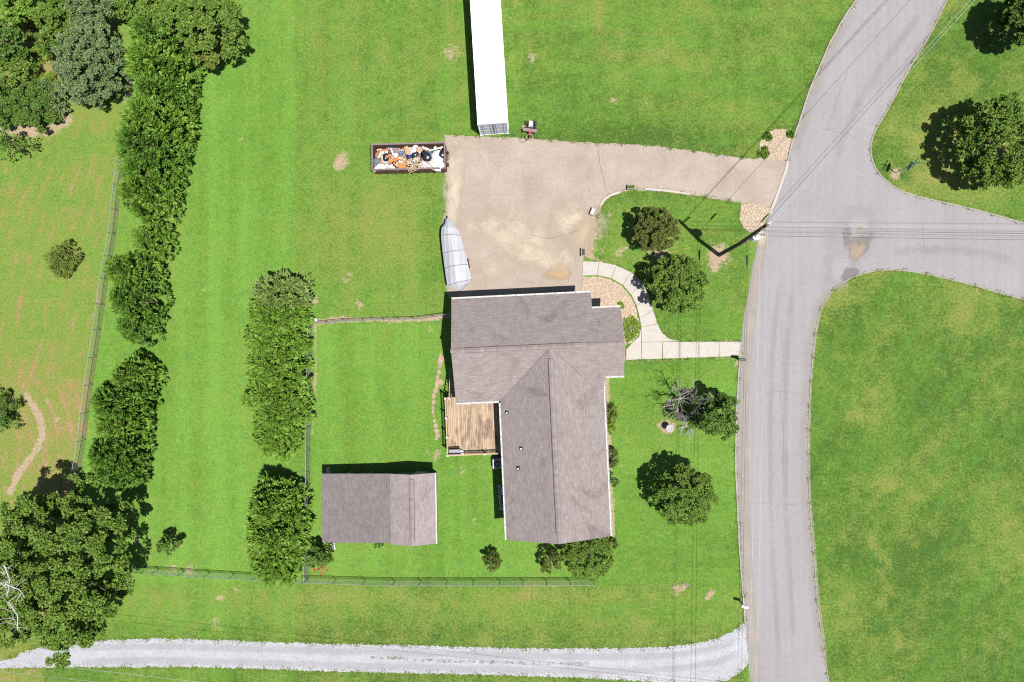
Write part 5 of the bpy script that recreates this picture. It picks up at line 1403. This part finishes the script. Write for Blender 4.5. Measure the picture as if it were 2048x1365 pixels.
def crown_conifer(seed, r, h, n, m, z0=.25, spray=.46):
    """dense evergreen: fans of narrow sprays pointing out and up"""
    rs = np.random.RandomState(seed)
    nt = n // 8; kt = rs.randint(0, nt, n)                       # sprays gather in tufts
    tt = rs.rand(nt) ** .75; at = rs.rand(nt) * 2 * np.pi; qt = .74 + .26 * rs.rand(nt) ** .6
    t = np.clip(tt[kt] + rs.randn(n) * .012, 0, 1); a = at[kt] + rs.randn(n) * .03
    prof = (1 - t ** 2.4) ** .8 * (.84 + .16 * np.minimum(1, t * 6))
    lob = 1 + .1 * np.sin(3 * a + seed + 3 * t) + .08 * np.sin(7 * a - 5 * t + seed)
    R_ = r * prof * lob * qt[kt]
    p = np.stack([R_ * np.cos(a), R_ * np.sin(a), z0 + (h - z0) * t * (.82 + .18 * qt[kt])], -1) + rs.randn(n, 3) * .05
    out = np.stack([np.cos(a), np.sin(a), np.zeros(n)], -1)
    td = rs.randn(nt, 3) * .22
    d0 = unit(out * (1.05 - .75 * t[:, None]) + np.array([0, 0, 1]) * (.25 + .7 * t[:, None]) + td[kt] + rs.randn(n, 3) * .42)
    side = unit(np.cross(d0, np.array([0, 0, 1.0]) + rs.randn(n, 3) * .3)); upn = np.cross(side, d0)
    P_, D_, N_, L_, W_ = [], [], [], [], []
    for k, an in enumerate((-.95, -.45, 0, .45, .95)):
        d = unit(d0 * math.cos(an) + side * math.sin(an) + rs.randn(n, 3) * .08)
        L = spray * (.55 + .6 * rs.rand(n)) * (1 if k == 2 else .78 if k in (1, 3) else .58)
        P_.append(p + d0 * (L * .15)[:, None]); D_.append(d); N_.append(unit(upn * .6 + np.array([.2, -.15, .9]) + rs.randn(n, 3) * .3)); L_.append(L); W_.append(L * .3)
    return leaf_mesh('crown', np.concatenate(P_), np.concatenate(D_), np.concatenate(N_), np.concatenate(L_), np.concatenate(W_), m)


def trunk_mesh(name, h, r, seed, limbs=5, spread=1.0, m=None):
    rr = random.Random(seed); mb = MB()
    mb.tube([(0, 0, -.05), (rr.uniform(-.05, .05), rr.uniform(-.05, .05), h * .5), (rr.uniform(-.1, .1), rr.uniform(-.1, .1), h)], [r, r * .75, r * .3], 8)
    for k in range(limbs):
        a = k * 2.4 + rr.uniform(-.4, .4); z = h * rr.uniform(.3, .7)
        mb.tube([(0, 0, z), (spread * .45 * math.cos(a), spread * .45 * math.sin(a), z + h * .18), (spread * .85 * math.cos(a), spread * .85 * math.sin(a), z + h * .3)], [r * .5, r * .32, r * .1], 6)
    me = mb.mesh(name); me.materials.append(m or bark_m); return me


lf_conifer = leafmat('leaf_evergreen', (.026, .068, .008), (.068, .148, .018), (.118, .21, .036), .1)
lf_conifer2 = leafmat('leaf_evergreen_bright', (.036, .085, .009), (.094, .182, .02), (.15, .245, .042), .12)
lf_dark = leafmat('leaf_dark', (.018, .044, .007), (.05, .1, .015), (.1, .16, .032), .12)
lf_mid = leafmat('leaf_mid', (.026, .058, .007), (.072, .13, .017), (.13, .19, .036), .13)
lf_red = leafmat('leaf_reddish', (.022, .042, .008), (.058, .088, .015), (.115, .1, .03), .13)
lf_grey = leafmat('leaf_greygreen', (.04, .068, .024), (.085, .13, .048), (.14, .19, .082), .13)
lf_lime = leafmat('leaf_lime', (.06, .12, .01), (.11, .185, .018), (.17, .23, .03), .2)
lf_olive = leafmat('leaf_olive', (.045, .066, .01), (.09, .122, .02), (.14, .168, .036), .15)
lf_flower = leafmat('flower_red', (.25, .02, .02), (.35, .04, .03), (.4, .08, .06), .2)

cvar = [(crown_conifer(100 + k, 1.0 * 2.35, 5.0, 2300, lf_conifer if k < 3 else lf_conifer2), trunk_mesh('trunk', 4.2, .16, k, 6, 1.2)) for k in range(5)]
ORD = ['first', 'second', 'third', 'fourth', 'fifth', 'sixth', 'seventh', 'eighth', 'ninth', 'tenth', 'eleventh', 'twelfth', 'thirteenth', 'fourteenth', 'fifteenth', 'sixteenth']


def tree(name, label, cat, px, py, zc, crown, trunk, s=1.0, sz=1.0, rz=None, group=None, loc=None):
    x, y = P(px, py, zc) if loc is None else loc
    t = thing(name, label, cat, (x, y, 0), R.uniform(0, 6.28) if rz is None else rz, group); t.scale = (s, s, sz)
    link(bpy.data.objects.new('crown', crown), t)
    if trunk is not None: link(bpy.data.objects.new('trunk', trunk), t)
    return t


# evergreen row along the boundary fence
ROW = [(325, 85, 62), (322, 140, 62), (328, 195, 60), (314, 245, 66), (305, 300, 66), (300, 350, 60), (297, 396, 52), (290, 478, 46), (264, 545, 50), (272, 600, 50), (264, 652, 42), (262, 755, 44), (245, 800, 54), (236, 850, 58), (232, 902, 56), (228, 940, 48)]
for i, (x, y, r_) in enumerate(ROW):
    v = (i * 3) % 5 if i != 7 else 4; s = r_ / 23.5 / 2.35 * R.uniform(.76, .94)
    tree('evergreen_tree', f'{ORD[i]} evergreen from the north in the row along the boundary fence', 'tree', x, y, 2.9, cvar[v][0], cvar[v][1], s, s * R.uniform(1.15, 1.42), None, 'evergreens along the boundary fence')
CL_ = [(562, 600, 62, 1), (556, 640, 64, 0), (552, 690, 66, 0), (560, 735, 66, 0), (552, 785, 64, 0), (560, 830, 62, 0), (552, 868, 54, 0)]
for i, (x, y, r_, g_) in enumerate(CL_):
    v = 3 + i % 2; s = r_ / 23.5 / 2.35 * .88
    if g_:
        gv = crown_conifer(140, 2.35, 5.0, 2400, leafmat('leaf_evergreen_silver', (.04, .078, .014), (.1, .155, .034), (.17, .22, .07), .12)); tree('evergreen_tree', 'greyish evergreen at the north end of the long clump by the yard', 'tree', x, y, 2.3, gv, cvar[0][1], s, s, None, 'evergreens in the long clump by the yard')
    else:
        tree('evergreen_tree', f'{ORD[i]} evergreen from the north in the long clump by the yard', 'tree', x, y, 2.3, cvar[v][0], cvar[v][1], s, s * R.uniform(.95, 1.08), None, 'evergreens in the long clump by the yard')
for i, (x, y, r_) in enumerate([(556, 1010, 58), (555, 1062, 62), (553, 1115, 56)]):
    v = 3 + i % 2; s = r_ / 23.5 / 2.35 * .92
    tree('evergreen_tree', f'{["northern", "middle", "southern"][i]} evergreen of the short clump west of the shed', 'tree', x, y, 2.4, cvar[v][0], cvar[v][1], s, s * 1.1, None, 'evergreens in the short clump west of the shed')

# broadleaf trees
def bl(name, label, px, py, rpx, zc, rz, m, seed, clumps, per, leaf, cat='tree', trunk=True, group=None):
    rx = rpx / (F / (H - zc)); big_ = rpx > 40
    rd = name in ('round_tree', 'round_bush', 'yard_shrub')
    cr = crown_leafy(seed, rx * (1.08 if rd else 1.04), rz, zc, int(clumps * (1.8 if rd else 1.6 if big_ else 1.1)), int(per * (1.35 if big_ else 1.0)), leaf * (.62 if rd else .66 if big_ else .85), m, holes=1 if rd else 0)
    return tree(name, label, cat, px, py, zc, cr, trunk_mesh('trunk', zc + rz * .3, max(.04, rx * .06), seed, 6, rx * .9) if trunk else None, rz=0.0, group=group)


bl('round_tree', 'round dark green tree at the bend of the front walk', 1355, 569, 62, 2.6, 2.1, lf_mid, 11, 260, 34, .22)
bl('round_tree', 'round tree with reddish brown leaves on the front lawn island', 1311, 459, 46, 2.2, 1.7, lf_red, 12, 190, 34, .2)
bl('round_tree', 'round green tree alone on the lower front lawn', 1371, 993, 63, 3.0, 2.3, lf_mid, 13, 280, 34, .22)
bl('round_tree', 'broad maple at the right edge above the side street', 2004, 287, 94, 3.2, 2.6, lf_mid, 14, 420, 36, .28)
bl('round_tree', 'dark tree cut by the upper right corner', 2058, 36, 56, 3.0, 2.4, lf_dark, 15, 320, 38, .28)
bl('leafy_tree', 'glossy green tree right of the dead tree on the front lawn', 1428, 832, 41, 2.6, 1.9, lf_dark, 16, 130, 34, .26)
bl('small_bush', 'small bright lime green bush beside the glossy front tree', 1398, 815, 17, 1.5, .7, lf_lime, 17, 40, 20, .24, 'bush')
big = bl('large_tree', 'very large tree in the lower left corner with pale dead limbs', 108, 1134, 172, 5.6, 4.4, lf_mid, 18, 900, 44, .3)
dl = MB(); rr = random.Random(3)
for (a0, a1, n) in (((8, 1130), (14, 1195), 5), ((18, 1205), (35, 1262), 4), ((10, 1168), (50, 1195), 3)):
    p0 = P3(*a0, 10.3) - Vector(big.location); p1 = P3(*a1, 9.9) - Vector(big.location); mid = p0.lerp(p1, .5) + Vector((.4, .1, .1))
    dl.tube([p0, mid, p1], [.05, .04, .02], 6)
    for k in range(n * 4):
        q = p0.lerp(p1, rr.random()); e = q + Vector((rr.uniform(-1.2, 1.2), rr.uniform(-1, 1), rr.uniform(0, .4))); dl.tube([q, q.lerp(e, .5) + Vector((0, .1, 0)), e], [.02, .014, .006], 4)
dl.build('dead_limb', bleached_m, big, label='pale bleached dead limbs on the outer side')
# the wooded corner at the upper left
for i, (n, l, x, y, r_, zc, rz, m, cl, pr, lf) in enumerate([
    ('leafy_tree', 'grey green tree in front of the wooded upper left corner', 185, 118, 76, 3.6, 2.6, lf_grey, 330, 40, .24), ('leafy_tree', 'grey green lower tree at the edge of the upper left wood', 170, 165, 52, 2.4, 1.8, lf_grey, 200, 36, .22),
    ('leafy_tree', 'bright green tree at the top of the upper left wood', 126, 36, 44, 3.4, 2.2, lf_mid, 180, 38, .26), ('leafy_tree', 'pale green tree in the extreme upper left corner', 40, 8, 42, 3.0, 2.0, lf_conifer2, 150, 36, .24),
    ('leafy_tree', 'grey green tree touching the top edge between wood and hedge', 180, 28, 46, 3.0, 2.2, lf_grey, 170, 36, .24), ('leafy_tree', 'dark low tree between the bright one and the sunny strip', 104, 88, 22, 2.2, 1.5, lf_dark, 80, 32, .22),
    ('leafy_tree', 'dark tree at the left edge of the wood', 6, 82, 40, 3.0, 2.2, lf_dark, 140, 32, .26), ('leafy_tree', 'green tree left of the sunny strip in the wood', 36, 140, 30, 1.8, 1.3, lf_mid, 100, 32, .24), ('thicket_bush', 'shaded thicket bush along the lower edge of the wood', 66, 212, 50, 1.4, 1.1, lf_dark, 170, 34, .22),
    ('thicket_bush', 'shaded thicket bush in the left corner of the wood edge', 8, 205, 44, 1.6, 1.2, lf_dark, 140, 32, .24), ('thicket_bush', 'lighter thicket bush below the grey green tree', 112, 198, 26, 1.0, .8, lf_grey, 80, 30, .2),
    ('thicket_bush', 'yellow green scrub at the top of the sunny strip', 55, 52, 22, .5, .4, lf_olive, 60, 26, .16), ('thicket_bush', 'lime scrub in the middle of the sunny strip', 76, 112, 18, .5, .4, lf_lime, 50, 26, .16), ('thicket_bush', 'lime scrub at the lower end of the sunny strip', 96, 165, 18, .5, .4, lf_lime, 50, 26, .16),
    ('leafy_tree', 'dark broadleaf tree at the top of the hedge row', 420, 42, 68, 4.2, 3.0, lf_mid, 300, 40, .3), ('leafy_tree', 'broadleaf tree left of the dark one at the top of the hedge row', 345, 22, 62, 4.0, 2.8, lf_mid, 260, 40, .3),
    ('leafy_tree', 'olive broadleaf tree below the dark one at the top of the hedge row', 415, 92, 38, 2.6, 2.0, lf_olive, 140, 34, .24), ('leafy_tree', 'small broadleaf tree at the top edge above the hedge gap', 255, 2, 30, 2.4, 1.6, lf_mid, 90, 34, .26)]):
    bl(n, l, x, y, r_, zc, rz, m, 40 + i, cl, pr, lf, 'tree' if n == 'leafy_tree' else 'bush')
# bushes
for i, (n, l, x, y, r_, zc, rz, m, cl, pr, lf) in enumerate([
    ('field_bush', 'lone olive bush in the dry field', 127, 523, 32, .9, .8, lf_olive, 110, 34, .16), ('field_bush', 'dark sparse bush cut by the left edge of the field', 4, 822, 38, 1.0, .9, lf_dark, 80, 26, .2),
    ('young_tree', 'small young tree right of the large corner tree', 341, 1088, 17, 1.3, 1.1, lf_dark, 44, 22, .22), ('crape_myrtle', 'dark bush with red blossoms at the shed corner of the yard', 641, 1112, 20, 1.4, 1.1, lf_dark, 60, 26, .2),
    ('yard_shrub', 'dark shrub alone in the grass south of the house', 986, 1122, 17, 1.0, .8, lf_red, 46, 26, .18), ('yard_shrub', 'dark shrub beside the round bush at the south wall', 1101, 1124, 20, 1.2, 1.0, lf_red, 56, 26, .18),
    ('round_bush', 'wide round olive green bush at the south end of the house', 1176, 1108, 52, 1.5, 1.3, lf_mid, 230, 34, .17),
    ('foundation_shrub', 'brown green shrub against the east wall, northernmost', 1219, 832, 17, .7, .6, lf_olive, 60, 26, .14), ('foundation_shrub', 'bright green low shrub just south of the northernmost east wall shrub', 1218, 857, 10, .5, .4, lf_lime, 30, 22, .14),
    ('foundation_shrub', 'dark purple brown shrub in the middle of the east wall', 1222, 916, 16, .7, .6, lf_red, 56, 26, .14), ('foundation_shrub', 'small dark shrub on the southern part of the east wall', 1221, 960, 12, .6, .5, lf_dark, 40, 24, .14),
    ('foundation_shrub', 'reddish shrub at the southeast corner of the house', 1226, 1086, 10, .7, .5, lf_red, 30, 24, .14),
    ('grass_clump', 'round clump of green grass in the pebbles by the driveway mouth', 1527, 307, 8, .08, .16, lf_mid, 40, 24, .2), ('grass_clump', 'grass clump at the top of the pebbles by the driveway mouth', 1536, 274, 6, .06, .14, lf_mid, 30, 22, .2), ('grass_clump', 'grass clump by the kerb above the driveway mouth', 1581, 270, 6, .06, .14, lf_mid, 30, 22, .2),
    ('ivy_patch', 'green climber at the lean-to south edge', 757, 1091, 7, .4, .4, lf_dark, 20, 16, .14)]):
    b_ = bl(n, l, x, y, r_, zc, rz, m, 80 + i, cl, pr, lf, 'bush' if 'clump' not in n and n != 'young_tree' else ('tree' if n == 'young_tree' else 'grass'), trunk='clump' not in n and 'ivy' not in n)
    if n == 'crape_myrtle':
        me = crown_leafy(7, .75, .5, 2.2, 9, 16, .12, lf_flower); o = link(bpy.data.objects.new('blossom', me), b_); o.location = (-.1, -.5, -.5)
# weeds growing through the pebbles
rs = np.random.RandomState(4); pts = []
poly = PX([(1248, 640), (1262, 632), (1276, 640), (1278, 662), (1270, 676), (1255, 686), (1250, 680), (1248, 660)])
poly2 = PX([(1236, 608), (1244, 606), (1248, 616), (1240, 618)])
while len(pts) < 900:
    q = poly if len(pts) % 8 else poly2
    x = rs.uniform(min(p[0] for p in q), max(p[0] for p in q)); y = rs.uniform(min(p[1] for p in q), max(p[1] for p in q))
    if pip((x, y), q): pts.append((x, y, .03 + .18 * rs.rand()))
p = np.array(pts); n = len(p)
me = leaf_mesh('bed_weeds', p, unit(rs.randn(n, 3) * [1, 1, .4] + [0, 0, .3]), unit(rs.randn(n, 3) * .5 + [0, 0, 1]), .1 + .12 * rs.rand(n), .06 + .05 * rs.rand(n), lf_lime)
o = link(bpy.data.objects.new('bed_weeds', me)); tag(o, 'bright green weeds over the pebbles by the curved walk', kind='stuff')


# leafless trees
def bare(mb, p, d, L, r, depth, rr, spread=.5, up=.12):
    n = 3; pts = [p]; q = p.copy(); dd = d.copy()
    for k in range(n):
        dd = (dd + Vector((rr.gauss(0, .16), rr.gauss(0, .16), rr.gauss(up * .4, .1)))).normalized(); q = q + dd * L / n; pts.append(q.copy())
    mb.tube(pts, [r, r * .85, r * .7, r * .5], 5 if r > .02 else 4, False)
    if depth <= 0: return
    for k in range(rr.choice((3, 4, 4))):
        t = rr.uniform(.35, 1); i = min(int(t * n), n - 1); b0 = pts[i].lerp(pts[i + 1], t * n - i)
        nd = (dd + Vector((rr.gauss(0, spread), rr.gauss(0, spread), rr.gauss(up, spread * .5)))).normalized()
        bare(mb, b0, nd, L * rr.uniform(.5, .75), r * .55, depth - 1, rr, spread, up)


dt = thing('dead_tree', 'leafless grey dead tree with many fine branches on the front lawn', 'tree', (*P(1352, 796, 0), 0))
m = MB(); m.tube([(0, 0, -.05), (.03, .02, .7), (.05, .03, 1.3)], [.13, .11, .09], 8); m.build('trunk', dead_m, dt)
rr = random.Random(12)
for k in range(9):
    a = k * .7 + rr.uniform(-.2, .2); m = MB(); z = rr.uniform(.6, 1.3)
    bare(m, Vector((.04, .02, z)), Vector((math.cos(a) * .75, math.sin(a) * .75, .75)).normalized(), rr.uniform(1.25, 1.95), .045, 3, rr, .5, .1); m.build('limb', dead_m, dt)
db = thing('dead_shrub', 'low leafless pale shrub between the bird bath and the glossy tree', 'shrub', (*P(1372, 852, 0), 0))
for k in range(8):
    a = k * .8; m = MB(); bare(m, Vector((0, 0, .05)), Vector((math.cos(a) * .9, math.sin(a) * .9, .5)).normalized(), rr.uniform(.5, .85), .022, 3, rr, .5, .05); m.build('stem', bleached_m, db)
sn = bl('young_tree', 'slender sparse tree at the left edge below the wood', 18, 290, 30, 2.4, 2.0, lf_dark, 120, 26, 18, .26)
for k, (x, y, r_) in enumerate(((1346, 826, 10), (1358, 812, 12))):
    bl('small_bush', ['green sprig under the dead tree, nearer the bird bath', 'green sprig under the dead tree, nearer the glossy tree'][k], x, y, r_, .5, .4, lf_dark if k == 0 else lf_mid, 130 + k, 24, 20, .18, 'bush', False)

# cracks in the asphalt
for k, pl in enumerate([[(1500, 780), (1540, 786), (1575, 783), (1612, 790)], [(1486, 1010), (1530, 1006), (1560, 1012), (1600, 1009)], [(1625, 250), (1660, 262), (1700, 270), (1735, 290)], [(1850, 430), (1846, 470), (1852, 510), (1848, 540)], [(1560, 640), (1566, 720), (1562, 800), (1568, 880), (1565, 960)], [(1700, 130), (1680, 180), (1668, 220), (1650, 270)]]):
    q = dens(PX(pl), .3, .07, False, 60 + k)
    ribbon('asphalt_crack', q, [(-.01, .55), (.01, .55)], .0222 + .0003 * k, dark_line, ['crack across the road south of the front walk', 'crack across the lower road', 'crack across the upper road', 'crack across the side street', 'long crack down the lower road', 'long crack down the upper road'][k])
# turf creeping over the edges of the paving
rs = np.random.RandomState(9); pp = []
for pl, n, wd in ((L_N[4:], 900, .12), (L_S[5:], 1400, .12), (R_S[3:-2], 2200, .1), (R_N[2:-3], 1400, .1), (DRIVE[:10], 1500, .1), (DRIVE[14:24], 1100, .12), (DRIVE[-8:], 700, .12), (GRAV_T[3:], 3000, .16), (GRAV_B[:12], 2400, .16), ([(1320, 656), (1340, 679), (1358, 682), (1482, 682)], 500, .08), ([(1255, 722), (1482, 714)], 500, .08), (OUT, 350, .08)):
    c_ = np.array(catmull(PX(pl), 6)); seg = np.hypot(*np.diff(c_, axis=0).T); cum = np.concatenate([[0], np.cumsum(seg)])
    u_ = rs.rand(n) * cum[-1]; u_ = u_ + .4 * np.sin(u_ * 3.1) ; x = np.interp(u_, cum, c_[:, 0]); y = np.interp(u_, cum, c_[:, 1])
    pp.append(np.stack([x + rs.randn(n) * wd, y + rs.randn(n) * wd, np.full(n, .01)], -1))
p = np.concatenate(pp); n = len(p)
me = leaf_mesh('edge_grass', p, unit(rs.randn(n, 3) * [1, 1, .3] + [0, 0, .55]), unit(rs.randn(n, 3) * .4 + [0, 0, 1]), .07 + .1 * rs.rand(n), .03 + .035 * rs.rand(n), leafmat('edge_grass_blades', (.06, .11, .014), (.085, .155, .02), (.15, .16, .045), .15))
o = link(bpy.data.objects.new('edge_grass', me)); tag(o, 'grass creeping over kerbs and paving edges', kind='stuff')
